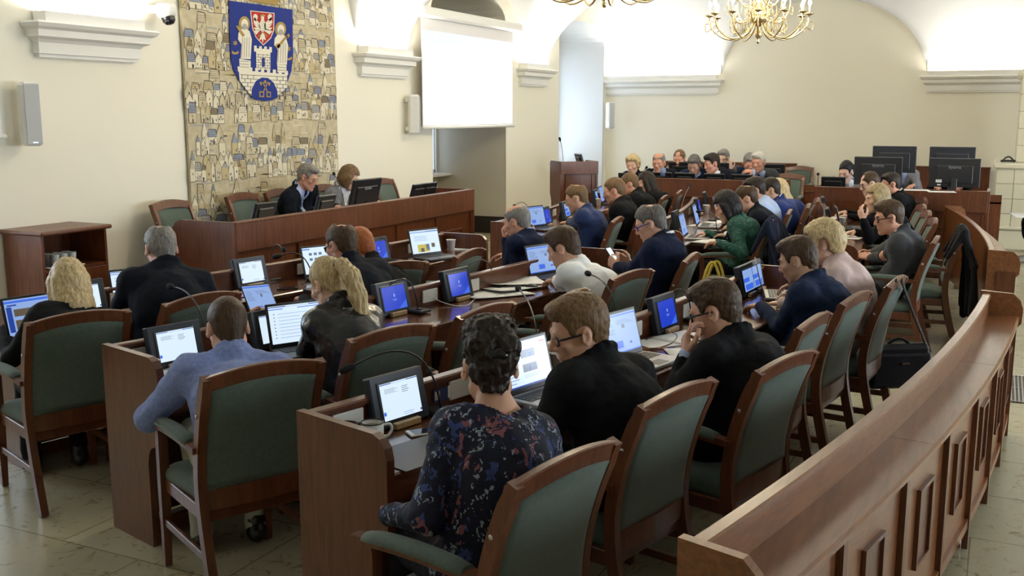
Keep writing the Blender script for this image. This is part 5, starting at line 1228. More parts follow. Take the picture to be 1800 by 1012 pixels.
# ------------------------------------------------------------------ desks
desk_row(1, 3.78, 7.98, 'front row curved desk facing the presidium', sockets=[(190, 520, 1), (501, 468, 3), (738, 437, 2)])
desk_row(2, 3.32, 7.55, 'middle row curved desk with the man in the blue shirt at its end', sockets=[(238, 619, 1), (457, 580, 1), (757, 520, 3), (812, 500, 1), (966, 464, 2)])
desk_row(3, 2.84, 7.20, 'back row curved desk nearest the camera with two mugs at its end', sockets=[(610, 742, 1), (828, 686, 3), (1128, 582, 3), (1212, 545, 1), (1343, 478, 2)])
desk_row(1, 8.98, 12.95, 'front row curved desk of the far block by the lectern', sockets=[(983, 374, 2)])
desk_row(2, 8.96, 12.95, 'middle row curved desk of the far block crowded with laptops', sockets=[(1220, 371, 1)])
desk_row(3, 8.60, 13.1, 'back row curved desk of the far block before the man in the grey suit', sockets=[])
# ------------------------------------------------------------------ armchairs
for a in [(52, 572, 228, 548, 'green armchair at the left frame edge under the woman with long blonde hair'),
          (278, 540, 430, 512, 'green armchair behind the man in the black suit holding a tablet'),
          (357, 668, 568, 634, 'large green armchair behind the man in the blue shirt'),
          (610, 602, 768, 570, 'green armchair right of the woman in the leather jacket'),
          (795, 564, 914, 530, 'empty green armchair in the middle row before the socket with a white plug'),
          (952, 545, 1052, 500, 'green armchair behind the man in the white shirt'),
          (1072, 494, 1151, 474, 'empty green armchair between the white shirt and the man with a phone'),
          (1155, 466, 1201, 438, 'green armchair behind the man with a phone and blue glasses'),
          (885, 864, 1097, 770, 'green armchair in the foreground behind the woman in the butterfly blouse'),
          (1122, 722, 1261, 666, 'green armchair behind the man with glasses in the dark jacket'),
          (1303, 655, 1415, 612, 'green armchair behind the man resting his hand on his face'),
          (1385, 580, 1443, 547, 'green armchair behind the bearded man in navy'),
          (1443, 532, 1491, 510, 'tall looking green armchair behind the woman in the pale pink jacket'),
          (1560, 508, 1594, 484, 'empty green armchair with a black shoulder bag hung on its back'),
          (650, 473, 744, 462, 'empty green armchair right of the man in glasses in the front row'),
          (787, 458, 864, 434, 'empty green armchair in the front row before the open laptop and paper cup'),
          (903, 432, 965, 414, 'green armchair beside the balding man in navy knitwear'),
          (1038, 396, 1077, 377, 'green armchair behind the balding man in the navy shirt'),
          (1081, 380, 1107, 364, 'green armchair behind the heavy man in the black suit'),
          (1144, 352, 1164, 343, 'green armchair behind the grey cropped man in the far block'),
          (1161, 346, 1187, 331, 'green armchair behind the woman with long dark hair')]:
    chair(*a[:4], a[4])
for (x, y, th, lab) in [(-2.20, 9.40, -4, 'green armchair with a dark coat over it behind the woman in green'), (-2.23, 10.45, -8, 'green armchair behind the man in the light blue shirt'), (-2.32, 11.2, -10, 'green armchair behind the bearded man in the blue jacket'), (-2.45, 12.0, -12, 'green armchair of the blonde woman at the end of the far middle row'),
                        (-.90, 8.65, 0, 'green armchair under the man in the grey suit'), (-.85, 10.15, -8, 'first empty green armchair behind the man in grey, nearest him'), (-.95, 10.9, -10, 'second empty green armchair behind the man in grey'), (-1.05, 11.65, -12, 'third empty green armchair behind the man in grey, farthest from him'),
                        (-.58, 9.40, -6, 'empty green armchair by the far railing with a black coat on its back'), (-1.45, 12.6, -14, 'green armchair of the dark haired man in the black suit, far block')]:
    f = math.radians(90-th); chair(0, 0, 0, 0, lab, th=th, xy=(x+.0, y))
for (u, v, lab) in [(318, 357, 'green armchair left of the presidium bench'), (443, 344, 'empty green armchair behind the small monitor at the presidium left end'), (508, 336, 'green armchair under the man in the dark suit at the presidium'), (585, 328, 'green armchair of the woman at the presidium'), (688, 322, 'empty green armchair right of the woman at the presidium')]:
    p = atx(u, v, -6.98); chair(0, 0, 0, 0, lab, th=178, floor=.15, xy=(-6.78, p.y))
chair(0, 0, 0, 0, 'empty green armchair right of the white haired official', th=-92, floor=.08, xy=(-2.85, 15.2))
q = at(1398, 388, 0); chair(0, 0, 0, 0, 'empty green armchair before the back wall between the two rear benches', th=-94, xy=(q.x, q.y))
t = thing('wooden_chair', (.80, 16.35, 0), math.radians(90), 'wooden chair cut off by the right frame edge beside the stove', 'chair'); mb = MB(); mb.box((0, 0, .45), (.46, .46, .05), bev=.015); mb.build('seat', CHAIRW, t)
for sx in (-1, 1):
    for sy in (-1, 1): mb = MB(); mb.tube([(sx*.2, sy*.2, .43), (sx*.21, sy*.22, 0)], [.022, .016], 8); mb.build('leg', CHAIRW, t)
mb = MB(); mb.box((0, -.22, .75), (.44, .03, .5), bev=.012); mb.build('backrest', CHAIRW, t)
# ------------------------------------------------------------------ consoles on the desks
for a in [(128, 548, 'doc', 'dark console behind the laptop of the woman with long blonde hair', {}), (394, 497, 'doc', 'console showing a white page right of the man in the black suit', {}), (545, 478, 'doc', 'console behind the laptop of the man in glasses in the front row', {}),
          (665, 462, 'crest', 'console with a blue crest screen right of the man in glasses, front row', {}), (762, 443, 'window', 'console behind the open laptop near the end of the front row', {}),
          (318, 645, 'doc', 'console showing a white page before the man in the blue shirt', {}), (492, 612, 'plain', 'dark console behind the laptop of the woman in the leather jacket', {}), (682, 552, 'crest', 'console with a blue crest screen behind the leather jacket', {}),
          (812, 528, 'crest', 'console with a blue crest screen left of the big white papers', {}), (700, 745, 'doc', 'console showing a white page before the woman in the butterfly blouse', {}), (1175, 583, 'crest', 'console with a blue crest screen before the man with his hand on his face', {}),
          (1320, 520, 'window', 'dark console behind the laptop of the bearded man in navy', {}), (1258, 505, 'window', 'console seen over the head of the man touching his face', {}), (965, 397, 'crest', 'console with a blue crest screen left of the balding man in the navy shirt', {}),
          (1000, 385, 'window', 'console in front of the balding man in the navy shirt', {}), (1052, 360, 'window', 'console left of the heavy man in the black suit', {}), (1196, 405, None, 'dark console behind the water bottle in the far middle row', {}),
          (1232, 378, 'crest', 'console beside the paper cup in the far middle row', {}), (1246, 365, None, 'dark console at the far end of the far middle row', {}), (1450, 375, None, 'black console before the balding man with glasses at right', {}), (1437, 398, None, 'black console at the near end of the far back row', {})]:
    console(a[0], a[1], a[2], a[3], **a[4])
# ------------------------------------------------------------------ laptops (u, v = middle of the hinge)
laptop(72, 596, 'news', 'laptop showing news pictures before the woman with long blonde hair', th=12)
laptop(232, 535, 'mail', 'laptop before the man in the black suit', th=24)
laptop(572, 488, 'people', 'laptop showing small portraits before the man in glasses, front row', th=22)
laptop(752, 452, 'photos', 'open laptop with photographs on its screen near the end of the front row', th=20, w=.33)
laptop(532, 612, 'mail', 'laptop showing a mail list before the woman in the leather jacket', th=28)
laptop(915, 482, 'sheet', 'open laptop with a pale blue page before the man in the white shirt', th=18, w=.36)
laptop(934, 692, 'site', 'laptop showing a news page before the woman in the butterfly blouse', th=14, w=.35, body=SILVER)
laptop(1100, 632, 'sheet', 'silver laptop before the man with glasses in the dark jacket', th=14, body=SILVER, w=.32)
laptop(1343, 520, 'sheet', 'open laptop before the bearded man in navy', th=-14, body=SILVER, w=.34)
laptop(944, 402, 'sheet', 'laptop behind the head of the balding man in navy knitwear', th=15)
laptop(1034, 372, 'sheet', 'laptop before the heavy man in the black suit', th=-10)
laptop(1062, 358, 'sheet', 'laptop beyond the paper cup in the far front row', th=-12)
laptop(1206, 418, 'sheet', 'laptop before the woman in green', th=-8, body=SILVER)
laptop(1228, 398, 'sheet', 'laptop before the man using a black mouse', th=-10, body=SILVER)
laptop(1262, 382, 'sheet', 'laptop before the man in the light blue shirt', th=-12, body=SILVER)
laptop(1283, 368, None, 'dark laptop before the bearded man in the blue jacket', th=-14, body=SILVER)
laptop(1478, 402, None, 'black laptop beside the paper cup of the woman in black and red', th=-12)
# ------------------------------------------------------------------ microphones
for b, h, lab, k in [((775, 726, .76), (620, 643, .97), 'microphone bent over the page console of the woman in the butterfly blouse', dict(bend=1.2)),
                     ((365, 612, .76), (303, 504, 1.03), 'microphone rising left of the man in the blue shirt', dict(bend=.8)), ((553, 512, .76), (493, 449, 1.02), 'microphone before the man in glasses, front row', dict(bend=.9)),
                     ((475, 492, .76), (497, 437, 1.04), 'small microphone beside the socket with a black plug, front row', dict(bend=.9)), ((942, 466, .76), (896, 390, 1.06), 'microphone standing over the laptop of the man in the white shirt', dict(bend=.7)),
                     ((735, 548, .76), (655, 532, .84), 'microphone lying low across the crest console behind the leather jacket', dict(bend=2.0)), ((870, 505, .76), (790, 497, .84), 'microphone lying low across the crest console left of the white papers', dict(bend=2.0)),
                     ((945, 610, .76), (912, 508, .95), 'microphone rising between the empty armchair and the glasses of the man in the dark jacket', dict(bend=.7, plate=False)), ((1085, 570, .76), (1037, 482, 1.0), 'microphone rising over the armchair left of the crest console', dict(bend=.7)),
                     ((1215, 562, .76), (1140, 556, .83), 'microphone lying low across the crest console before the man touching his face', dict(bend=2.0)), ((930, 385, .76), (905, 361, 1.0), 'microphone over the head of the balding man in navy knitwear', dict(bend=.8)),
                     ((690, 460, .76), (640, 437, .86), 'microphone lying low across the crest console of the front row', dict(bend=1.6)), ((1195, 385, .76), (1212, 327, 1.05), 'microphone before the rear left bench', dict(plate=False)), ((1345, 497, .76), (1310, 482, .86), 'microphone beside the laptop of the bearded man', dict(bend=1.4)),
                     ((1465, 372, .76), (1465, 313, 1.12), 'thin microphone before the dark haired woman in grey', dict(plate=False)), ((1260, 408, .76), (1230, 371, .95), 'microphone over the papers in the far middle row', dict(bend=.9))]:
    mic(b, h, lab, **k)
b = Vector((-5.62, 13.42, 1.215)); mic(b, Vector((-5.66, 13.40, 1.58)), 'microphone standing on the lectern', plate=False); mic(Vector((-4.80, 14.3, .825)), Vector((-4.62, 14.12, 1.18)), 'microphone at the left end of the rear left bench', plate=False)
q = atx(606, 340, -6.2); mic(Vector((-6.2, q.y, DZ)), (588, 307, 1.30), 'microphone with a green light before the woman at the presidium')
mic((1437, 330, 1.06), (1438, 306, 1.28), 'slender microphone at the left end of the rear right bench', plate=False)
# ------------------------------------------------------------------ small things on the desks
for u, v, lab in [(266, 670, 'paper cup on the desk end beside the man in the blue shirt'), (793, 440, 'paper cup right of the open laptop in the front row'), (980, 655, 'paper cup before the face of the man with glasses in the dark jacket'), (1052, 362, 'paper cup before the heavy man in the black suit'), (1241, 374, 'paper cup in the far middle row before the light blue shirt'), (1480, 398, 'paper cup before the woman in black and red')]:
    cup(u, v, lab)
def mug(u, v, col, rim, label, hr=0):
    p = at(u, v, .756); t = thing('enamel_mug', p, facing(p)+hr, label, 'mug', 'enamel mugs on the desk end'); mb = MB(); mb.lathe([(0, .002), (.034, .002), (.041, .012), (.043, .04), (.042, .074), (.0395, .074), (.040, .04), (.036, .012), (0, .008)], n=26); mb.build('body', col, t)
    mb = MB(); mb.lathe([(.041+.0025*math.cos(a), .075+.0025*math.sin(a)) for a in [2*PI*k/8 for k in range(9)]], n=26); mb.build('rim', rim, t); mb = MB(); mb.tube(spline([(.040, 0, .062), (.066, 0, .062), (.072, 0, .042), (.058, 0, .020), (.040, 0, .018)], 5), .0055, 8, flat=.7); mb.build('handle', col, t)
    mb = MB(); mb.lathe([(0, .058), (.0395, .058), (0, .0585)], n=20); mb.build('milky_tea', mat('milky tea', (.62, .50, .28), .25), t); return t
ENAM = mat('white enamel', (.76, .75, .70), .15, coat=.4)
mug(655, 776, ENAM, BLACK, 'white enamel mug with a dark rim beside the phone', hr=-.6); mug(609, 780, mat('brown enamel', (.18, .06, .03), .2, coat=.4), BLACK, 'brown enamel mug next to the desk end')
def phone(p, rz_, label, up=None, lit=None, body=WHITEP, tilt=0):
    t = thing('mobile_phone', p, rz_, label, 'phone'); T = Matrix.Rotation(tilt, 4, 'X'); mb = MB(); mb.box((0, 0, .004), (.070, .142, .008), bev=.003); c = mb.build('case', body, t); c.matrix_local = T; mb = MB(); mb.box((0, 0, .0083), (.066 if lit else .060, .136 if lit else .108, .0006)); s = mb.build('display', lit or mat('phone display off', (.008, .012, .03), .06), c); return t
p = at(748, 760, .757); phone(p, facing(p)+1.15, 'white phone lying beside the enamel mug')
p = at(505, 507, .757); phone(p, facing(p)+.9, 'black phone lying beside the socket with a black plug', body=BLACK)
p = at(752, 790, .756); mb = MB(); mb.box((0, 0, .0015), (.42, .24, .003), bev=.001); o = mb.build('desk_pad', mat('grey desk pad', (.055, .058, .075), .38)); o.location = p; o.rotation_euler = (0, 0, facing(p)-.04); tag(o, 'dark grey desk pad under the white mug and phone', 'desk pad')
for a in [(326, 659, 'sheet of paper beside the paper cup at the blue shirt', 40, {}), (322, 648, 'upper sheet of paper before the man in the blue shirt', 65, dict(z=.759)), (322, 666, 'lower sheet of paper beside the paper cup', 20, dict(z=.7585)), (345, 640, 'sheet of paper under the page console of the blue shirt', 85, dict(z=.7615)),
          (815, 437, 'white paper block right of the paper cup, front row', 30, dict(n=6)), (1160, 602, 'sheet of paper beside the silver laptop', 60, {}), (1200, 592, 'sheet of paper below the crest console of the back row', 75, dict(z=.759)), (1225, 620, 'large sheet of paper under the hand raised to the face', 40, dict(z=.7612)),
          (1247, 425, 'white notebook under the hand of the woman in green', 70, dict(n=8)), (1232, 396, 'papers beside the black mouse in the far middle row', 70, dict(n=2)), (1262, 390, 'white sheet before the light blue shirt', 60, {}), (1470, 383, 'sheet of paper before the balding man with glasses', 60, {}), (1496, 417, 'sheet of paper before the man in the grey suit', 80, {}),
          (955, 403, 'small paper by the crest console of the far block', 30, dict(w=.10, h=.14)), (600, 378, 'white paper on the presidium bench', 0, dict(z=.93)), (1610, 334, 'white paper on the rear right bench', 0, dict(z=1.068)), (1655, 337, 'second white paper on the rear right bench, farther right', 0, dict(z=1.068))]:
    paper(a[0], a[1], a[2], a[3], **a[4])
for k, (u, v, lab, r_, w, h) in enumerate([(868, 516, 'bottom large white sheet printed with handwriting on the middle row desk', 62, .34, .46), (895, 505, 'middle large white sheet on the middle row desk', 75, .34, .44), (905, 497, 'top large white sheet on the middle row desk', 50, .33, .44)]):
    o = paper(u, v, lab, r_, w=w, h=h, z=.757+.006*k, curl=.010+.006*k, n=2, group='large white sheets by the laptop')
    if k == 0:
        mb = MB(); rn = random.Random(3)
        for j in range(16):
            x = -.15+.0; yy = -.19+.024*j*.9; ln = rn.uniform(.02, .07)
            mb.add([(-.155, yy, .0042+.010*(.21)), (-.155+ln, yy, .0042+.010*.21), (-.155+ln, yy+.006, .0042+.010*.21), (-.155, yy+.006, .0042+.010*.21)], [(0, 1, 2, 3)])
        mb.build('handwriting', mat('ink', (.12, .12, .13), .7), o)
o = paper(402, 520, 'lilac folder before the page console of the front row', 70, m=mat('lilac card', (.36, .25, .62), .6), n=3, name='folder', cat='folder', group=None)
p = at(1150, 612, .762); mb = MB(); mb.tube([(-.07, 0, 0), (.06, 0, 0), (.07, 0, 0)], [.004, .004, .001], 6); o = mb.build('pencil', mat('orange pencil', (.75, .28, .06), .4)); o.location = p; o.rotation_euler = (0, 0, .6); tag(o, 'orange pencil lying on paper beside the silver laptop', 'pencil')
# tablet held up by the man in the black suit
t = thing('tablet', at(458, 527, .86), math.radians(90-30), 'tablet held up by the man in the black suit', 'tablet'); T = Matrix.Rotation(math.radians(-48), 4, 'X'); mb = MB(); mb.box((0, .004, 0), (.18, .007, .25), bev=.003); c = mb.build('case', BLACK2, t); c.matrix_local = T; s = screen('sheet', .165, .225, c, Matrix.Translation((0, -.0002, -.112)))
# phone held by the man with blue glasses
t = thing('mobile_phone', at(1078, 450, .90), math.radians(90-8), 'lit phone held by the man with blue glasses', 'phone'); T = Matrix.Rotation(math.radians(-38), 4, 'X'); mb = MB(); mb.box((0, .004, 0), (.075, .008, .158), bev=.003); c = mb.build('case', BLACK, t); c.matrix_local = T; mb = MB(); mb.box((0, -.0004, 0), (.068, .0008, .146)); mb.build('display', em('phone glow', (.62, .85, 1), .95), c)
# mouse, bottles, cables, chargers
def mouse(u, v, label, th=None):
    p = at(u, v, .757); V_, Q_ = solid([El((0, 0, .010), (.030, .052, .024), k=.01)], .006, cuts=[lambda q: -q[..., 2]]); o = link('computer_mouse', np_mesh('computer_mouse', V_, Q_), None, BLACK); o.location = p; o.rotation_euler = (0, 0, facing(p, th)); return tag(o, label, 'mouse', 'black computer mice')
mouse(1252, 389, 'black mouse under the hand of the man behind the woman in green'); mouse(935, 507, 'black mouse by the right hand of the man in the white shirt')
def bottle(u, v, label):
    p = at(u, v, .756); t = thing('water_bottle', p, 0, label, 'bottle'); mb = MB(); mb.lathe([(0, .002), (.030, .002), (.032, .02), (.030, .06), (.032, .10), (.031, .15), (.024, .175), (.013, .195), (.013, .205)], n=18); mb.build('body', mat('clear plastic', (.8, .9, 1), .05, trans=.9), t); mb = MB(); mb.lathe([(.0145, .195), (.0145, .215), (0, .216)], n=14); mb.build('cap', mat('blue cap', (.05, .15, .6), .4), t); mb = MB(); mb.lathe([(.0335, .07), (.0335, .12)], n=18); mb.build('wrapper', mat('pale blue label', (.35, .5, .75), .5), t)
bottle(1166, 412, 'clear water bottle behind the man with blue glasses')
p = at(1165, 310, 1.07); t = thing('glass_tumbler', p, 0, 'blue and white striped glass mug of coffee before the bald official', 'glass'); mb = MB(); mb.lathe([(0, .004), (.036, .004), (.040, .12), (.037, .12), (.034, .01), (0, .01)], n=20); mb.build('body', mat('blue striped glass', (.25, .35, .6), .15, trans=.3), t); mb = MB(); mb.lathe([(0, .09), (.036, .09), (.036, .115), (0, .116)], n=18); mb.build('coffee', mat('coffee', (.25, .13, .06), .4), t)
def cable(pts, label, r=.003, m=BLACK, group='cables on the desks'):
    mb = MB(); mb.tube(spline([at(*p) for p in pts], 6), r, 6); return tag(mb.build('cable', m), label, 'cable', group)
cable([(762, 523, .80), (775, 530, .775), (800, 537, .760), (822, 536, .760), (835, 525, .760), (850, 515, .760)], 'white cable from the white plug to under the papers', m=WHITEP)
cable([(447, 590, .80), (458, 592, .765), (475, 595, .760), (485, 606, .760), (492, 615, .760), (498, 625, .760)], 'black cable from the socket behind the blue shirt')
cable([(1135, 597, .79), (1150, 590, .762), (1175, 584, .760), (1190, 590, .760), (1180, 603, .760), (1150, 612, .764), (1125, 608, .760)], 'black cable looping over the papers by the silver laptop')
cable([(508, 478, .80), (520, 478, .765), (533, 485, .760), (540, 492, .760), (530, 498, .760)], 'black cable tangled at the front row socket')
cable([(835, 690, .80), (846, 692, .765), (860, 690, .760), (880, 680, .760)], 'black cable behind the head of the woman in the butterfly blouse')
cable([(930, 480, .77), (942, 476, .775), (950, 484, .762), (945, 492, .762)], 'white cable behind the laptop of the man in the white shirt', m=WHITEP)
for u, v, lab, sx in ((500, 487, 'black charger box beside the front row socket', .16), (502, 602, 'black charger box by the laptop of the leather jacket', .10)):
    p = at(u, v, .756); mb = MB(); mb.box((0, 0, .018), (sx, .06, .034), bev=.006); o = mb.build('power_adapter', BLACK); o.location = p; o.rotation_euler = (0, 0, facing(p)+.2); tag(o, lab, 'charger', 'charger boxes')
p = at(775, 718, .757); t = thing('name_badge', p+Vector((0, 0, .03)), facing(p), 'identity badge leaning on the microphone base', 'badge'); mb = MB(); mb.box((0, 0, .03), (.085, .003, .055)); mb.build('card', mat('navy card', (.03, .05, .16), .4), t); mb = MB(); mb.box((-.022, -.002, .03), (.03, .001, .036)); mb.build('portrait', mat('card portrait', (.55, .5, .5), .5), t); mb = MB(); mb.box((.052, 0, .032), (.02, .003, .05)); mb.build('tab', PAPER, t)
p = at(1341, 500, .757); mb = MB(); mb.box((0, 0, .065), (.09, .012, .13), bev=.004); o = mb.build('white_handset', WHITEP); o.location = p; o.rotation_euler = (-.15, .15, facing(p)); tag(o, 'white plastic device with an oval grille beside the bearded man', 'device')
mb = MB(); mb.prism([(.022*math.cos(a), .038*math.sin(a)) for a in [2*PI*k/16 for k in range(16)]], .002, Matrix.Rotation(PI/2, 3, 'X'), c=(0, -.006, .065)); mb.build('oval_grille', mat('handset grille', (.35, .33, .28), .6), o)
# open drawer of the far middle row, coats and bags
p = at(1217, 434, .66); t = thing('pulled_out_drawer_box', p, facing(p)-PI/2, 'open desk drawer pulled out beside the woman in green', 'drawer'); mb = MB()
for dx, dy, sx, sy in ((0, .15, .34, .015), (0, -.15, .34, .015), (.165, 0, .015, .31), (-.165, 0, .015, .31)): mb.box((dx, dy, .045), (sx, sy, .09))
mb.box((0, 0, .006), (.33, .30, .012)); mb.build('box', WOOD, t); mb = MB(); mb.box((0, -.160, .045), (.30, .010, .016)); mb.build('runner', STEEL, t)
COAT = cloth('black coat cloth', (.012, .012, .014)); COATN = cloth('navy coat cloth', (.010, .014, .035))
def draped(ch_xy, th, label, m, seed=0, zb=.36, w=.25, d0=-.36):
    "coat hung over a chair back"
    phi = math.radians(90-th); L = []; rn = random.Random(seed)
    for k in range(9):
        x = -w+2*w*k/8; zb_ = zb+rn.uniform(-.05, .05); e = rn.uniform(-.015, .03); L += [Cc((x, -.335, .985-.03*abs(x)/w), (x*1.02, -.40-e, .70), .026, .030, k=.03), Cc((x*1.02, -.40-e, .70), (x*1.05, -.41-e*1.5, zb_), .030, .032, k=.03)]
    for k in range(5): x = -w+2*w*k/4; L += [Cc((x, -.335, .985), (x, -.215, .72+rn.uniform(-.05, .05)), .024, .020, k=.03)]
    V_, Q_ = solid(L, .009, disp=lambda p: .006*np.sin(p[..., 0]*46+p[..., 2]*9+seed)); o = link('coat', np_mesh('coat', V_, Q_), None, m); o.location = (*ch_xy, .005); o.rotation_euler = (0, 0, phi); return tag(o, label, 'coat')
draped((-.58, 9.40), -6, 'black coat hung over the empty armchair by the far railing', COAT, 1, zb=.28); draped((-2.20, 9.40), -4, 'dark navy coat hung over the armchair behind the woman in green', COATN, 2, zb=.40)
bagm = cloth('black bag nylon', (.010, .010, .013), .55, sheen=0)
pc = at(1577, 642, .38); t = thing('shoulder_bag', pc, .55, 'black laptop shoulder bag hanging from the empty armchair by the railing', 'bag'); mb = MB(); mb.box((0, 0, 0), (.40, .10, .29), bev=.03); mb.build('body', bagm, t); mb = MB(); mb.box((0, -.056, -.02), (.38, .03, .22), bev=.014); mb.build('front_flap', bagm, t); mb = MB(); mb.tube(arc_pts((-.07, 0, .14), (0, 0, .21), (.07, 0, .14), 10), .010, 7); mb.build('handle', bagm, t)
mb = MB(); top = at(1580, 492, 1.0)-pc; top = rz(-t.rotation_euler.z)@top
for s_ in (-1, 1): mb.tube(spline([(s_*.19, 0, .12), ((s_*.19+top.x)/2+s_*.02, top.y*.4, .12+(top.z-.12)*.5), (top.x+s_*.015, top.y, top.z+.0)], 6), .014, 6, flat=.3)
mb.build('strap', bagm, t); mb = MB(); mb.box((.02, -.073, .03), (.05, .003, .012)); mb.build('badge', STEEL, t)
YEL = mat('yellow ribbon', (.62, .46, .06), .6); t = thing('paper_bag', at(1255, 500, .42), .4, 'bag with yellow ribbon handles hung on the armrest of the woman in green', 'bag'); mb = MB(); mb.box((0, 0, -.12), (.26, .10, .26), bev=.01); mb.build('body', COAT, t); mb = MB()
for s_ in (-1, 1): mb = MB(); mb.tube(arc_pts((-.09+s_*.02, s_*.03, 0), (s_*.03, s_*.03, .42), (.08+s_*.02, s_*.03, 0), 12), .014, 4, flat=.2); mb.build('ribbon_handle', YEL, t)
# monitors on the rear benches
DR = .08+.762
for x, y, w, h, br, lab in [(-1.40, 13.75, .58, .36, 'iiyama', 'left front big black monitor on the rear right bench'), (-1.30, 14.72, .56, .36, None, 'left big black monitor of the second pair, behind the first'), (-.50, 13.70, .58, .36, 'iiyama', 'right front big black monitor on the rear right bench with a white sticker'), (-.58, 14.72, .56, .36, None, 'right big black monitor of the second pair, half hidden')]:
    back_monitor((x, y, DR), -90, w, h, lab, tilt=8, brand=br, stand=.22 if y < 14.3 else .33, m=BLACK2, plate=('sticker' in lab))
q = at(1480, 330, .97); back_monitor((q.x, 13.55, DR), -90, .30, .20, 'small black monitor before the dark haired woman in grey', tilt=16, stand=.13)
for u, lab in ((1165, 'small black monitor before the bald official'), (1205, 'small black monitor before the official in the navy jacket'), (1257, 'small black monitor before the official seen in profile'), (1305, 'small black monitor before the white haired official')):
    q = at(u, 316, 1.0); back_monitor((q.x*14.25/q.y, 14.25, DR), -90, .30, .20, lab, tilt=16, stand=.09)
mb = MB(); mb.box((0, 0, .41), (.6, .45, .82), bev=.01); o = mb.build('side_table', WOOD); o.location = (-4.98, 14.4, 0); tag(o, 'dark wooden side table between the lectern and the rear left bench', 'table')
back_monitor((-4.95, 14.4, .82), -90, .34, .22, 'small black monitor between the lectern and the rear left bench', tilt=14, stand=.06)
for x, lab in ((-4.55, 'grey monitor on the second row desk behind the blonde official'), (-4.0, 'dark monitor on the second row desk behind the bald official'), (-3.15, 'pale grey monitor on the second row desk left of the white haired official')):
    back_monitor((x, 15.75, DR), -90, .42, .27, lab, tilt=10, stand=.10)
# ------------------------------------------------------------------ the people
C = dict(black=cloth('black suit cloth', (.0055, .0055, .007), sheen=0), navyblk=cloth('blue black suit cloth', (.006, .008, .015), sheen=0), navy=cloth('navy suit cloth', (.009, .018, .050), sheen=.02), grey=cloth('grey suit cloth', (.048, .051, .057)), ltgrey=cloth('light grey tweed', (.22, .22, .21), noise=(.30, .30, .29), nscale=150),
         white=cloth('white shirt cotton', (.88, .89, .88), .75), pale=cloth('pale blue shirt cotton', (.42, .52, .74), .75), knit=cloth('navy knit', (.007, .012, .036), .95, sheen=.03), shirt_navy=cloth('navy shirt cotton', (.015, .030, .105), .7), pink=cloth('pale pink jacket cloth', (.62, .47, .44), .8), chino=cloth('pale chino', (.42, .41, .34), .85),
         blue=cloth('blue jacket cloth', (.015, .030, .14)), red=cloth('red blouse cloth', (.55, .03, .02), .7), tieb=cloth('dark blue tie', (.012, .02, .09), .5), tier=cloth('red tie', (.35, .05, .06), .5), tieg=cloth('grey blue tie', (.10, .14, .28), .5), tweed=cloth('grey checked tweed', (.16, .165, .18), noise=(.26, .26, .28), nscale=60))
C['linen'] = cloth('blue linen shirt', (.20, .26, .54), .85, noise=(.26, .33, .62), nscale=70, bump=.4)
LE = mat('black leather', (.010, .010, .013), rough=.26, bump=.35, bscale=26, spec=.6); C['leather'] = LE
def patterned(name, base, cols, scale, thr, rough=.7, stretch=(1, 1, 1)):
    m = bpy.data.materials.new(name); m.use_nodes = True; nt = m.node_tree; b = nt.nodes['Principled BSDF']; b.inputs['Roughness'].default_value = rough; b.inputs['Specular IOR Level'].default_value = .25; L = nt.links.new
    tc = nt.nodes.new('ShaderNodeTexCoord'); prev = None
    for k, (c, sc, th) in enumerate(zip(cols, scale, thr)):
        mp = nt.nodes.new('ShaderNodeMapping'); mp.inputs['Location'].default_value = (k*3.1, k*1.7, k*.9); mp.inputs['Scale'].default_value = stretch; mp.inputs['Rotation'].default_value = (.4*k, .7, .3+k); L(tc.outputs['Object'], mp.inputs[0])
        nz = nt.nodes.new('ShaderNodeTexNoise'); nz.inputs['Scale'].default_value = sc*.8; L(mp.outputs[0], nz.inputs[0]); ad = nt.nodes.new('ShaderNodeMixRGB'); ad.inputs[0].default_value = .12; L(mp.outputs[0], ad.inputs[1]); L(nz.outputs['Color'], ad.inputs[2])
        v = nt.nodes.new('ShaderNodeTexVoronoi'); v.inputs['Scale'].default_value = sc; L(ad.outputs[0], v.inputs['Vector']); v2 = nt.nodes.new('ShaderNodeTexVoronoi'); v2.feature = 'DISTANCE_TO_EDGE'; v2.inputs['Scale'].default_value = sc; L(ad.outputs[0], v2.inputs['Vector'])
        sp = nt.nodes.new('ShaderNodeSeparateColor'); L(v.outputs['Color'], sp.inputs[0]); g = nt.nodes.new('ShaderNodeMath'); g.operation = 'GREATER_THAN'; g.inputs[1].default_value = th; L(sp.outputs[0], g.inputs[0])
        e = nt.nodes.new('ShaderNodeMath'); e.operation = 'GREATER_THAN'; e.inputs[1].default_value = .10; L(v2.outputs['Distance'], e.inputs[0]); mu = nt.nodes.new('ShaderNodeMath'); mu.operation = 'MULTIPLY'; L(g.outputs[0], mu.inputs[0]); L(e.outputs[0], mu.inputs[1])
        mx = nt.nodes.new('ShaderNodeMixRGB'); L(mu.outputs[0], mx.inputs[0]); mx.inputs[2].default_value = (*c, 1)
        if prev is None: mx.inputs[1].default_value = (*base, 1)
        else: L(prev.outputs[0], mx.inputs[1])
        prev = mx
    L(prev.outputs[0], b.inputs['Base Color']); return m
C['butterfly'] = patterned('dark butterfly print', (.007, .008, .022), [(.030, .050, .17), (.19, .065, .075), (.24, .29, .33)], (34, 27, 46), (.78, .87, .86), stretch=(1, 1, .75))
C['sequin'] = patterned('green speckled print', (.006, .040, .032), [(.02, .13, .09), (.20, .34, .26)], (60, 95), (.6, .86))
def P_(u, v, z): return dict(p=(u, v, z))
def hand(u, v, z, **k): return dict(p=(u, v, z), **k)
person('woman with long blonde hair in a black jacket, seen from behind at the left edge', (122, 503, 1.15), 32, hp=24, sex='f', skin='pale', hair=('long', 'blonde'), top=('jacket', C['black']), on=0)
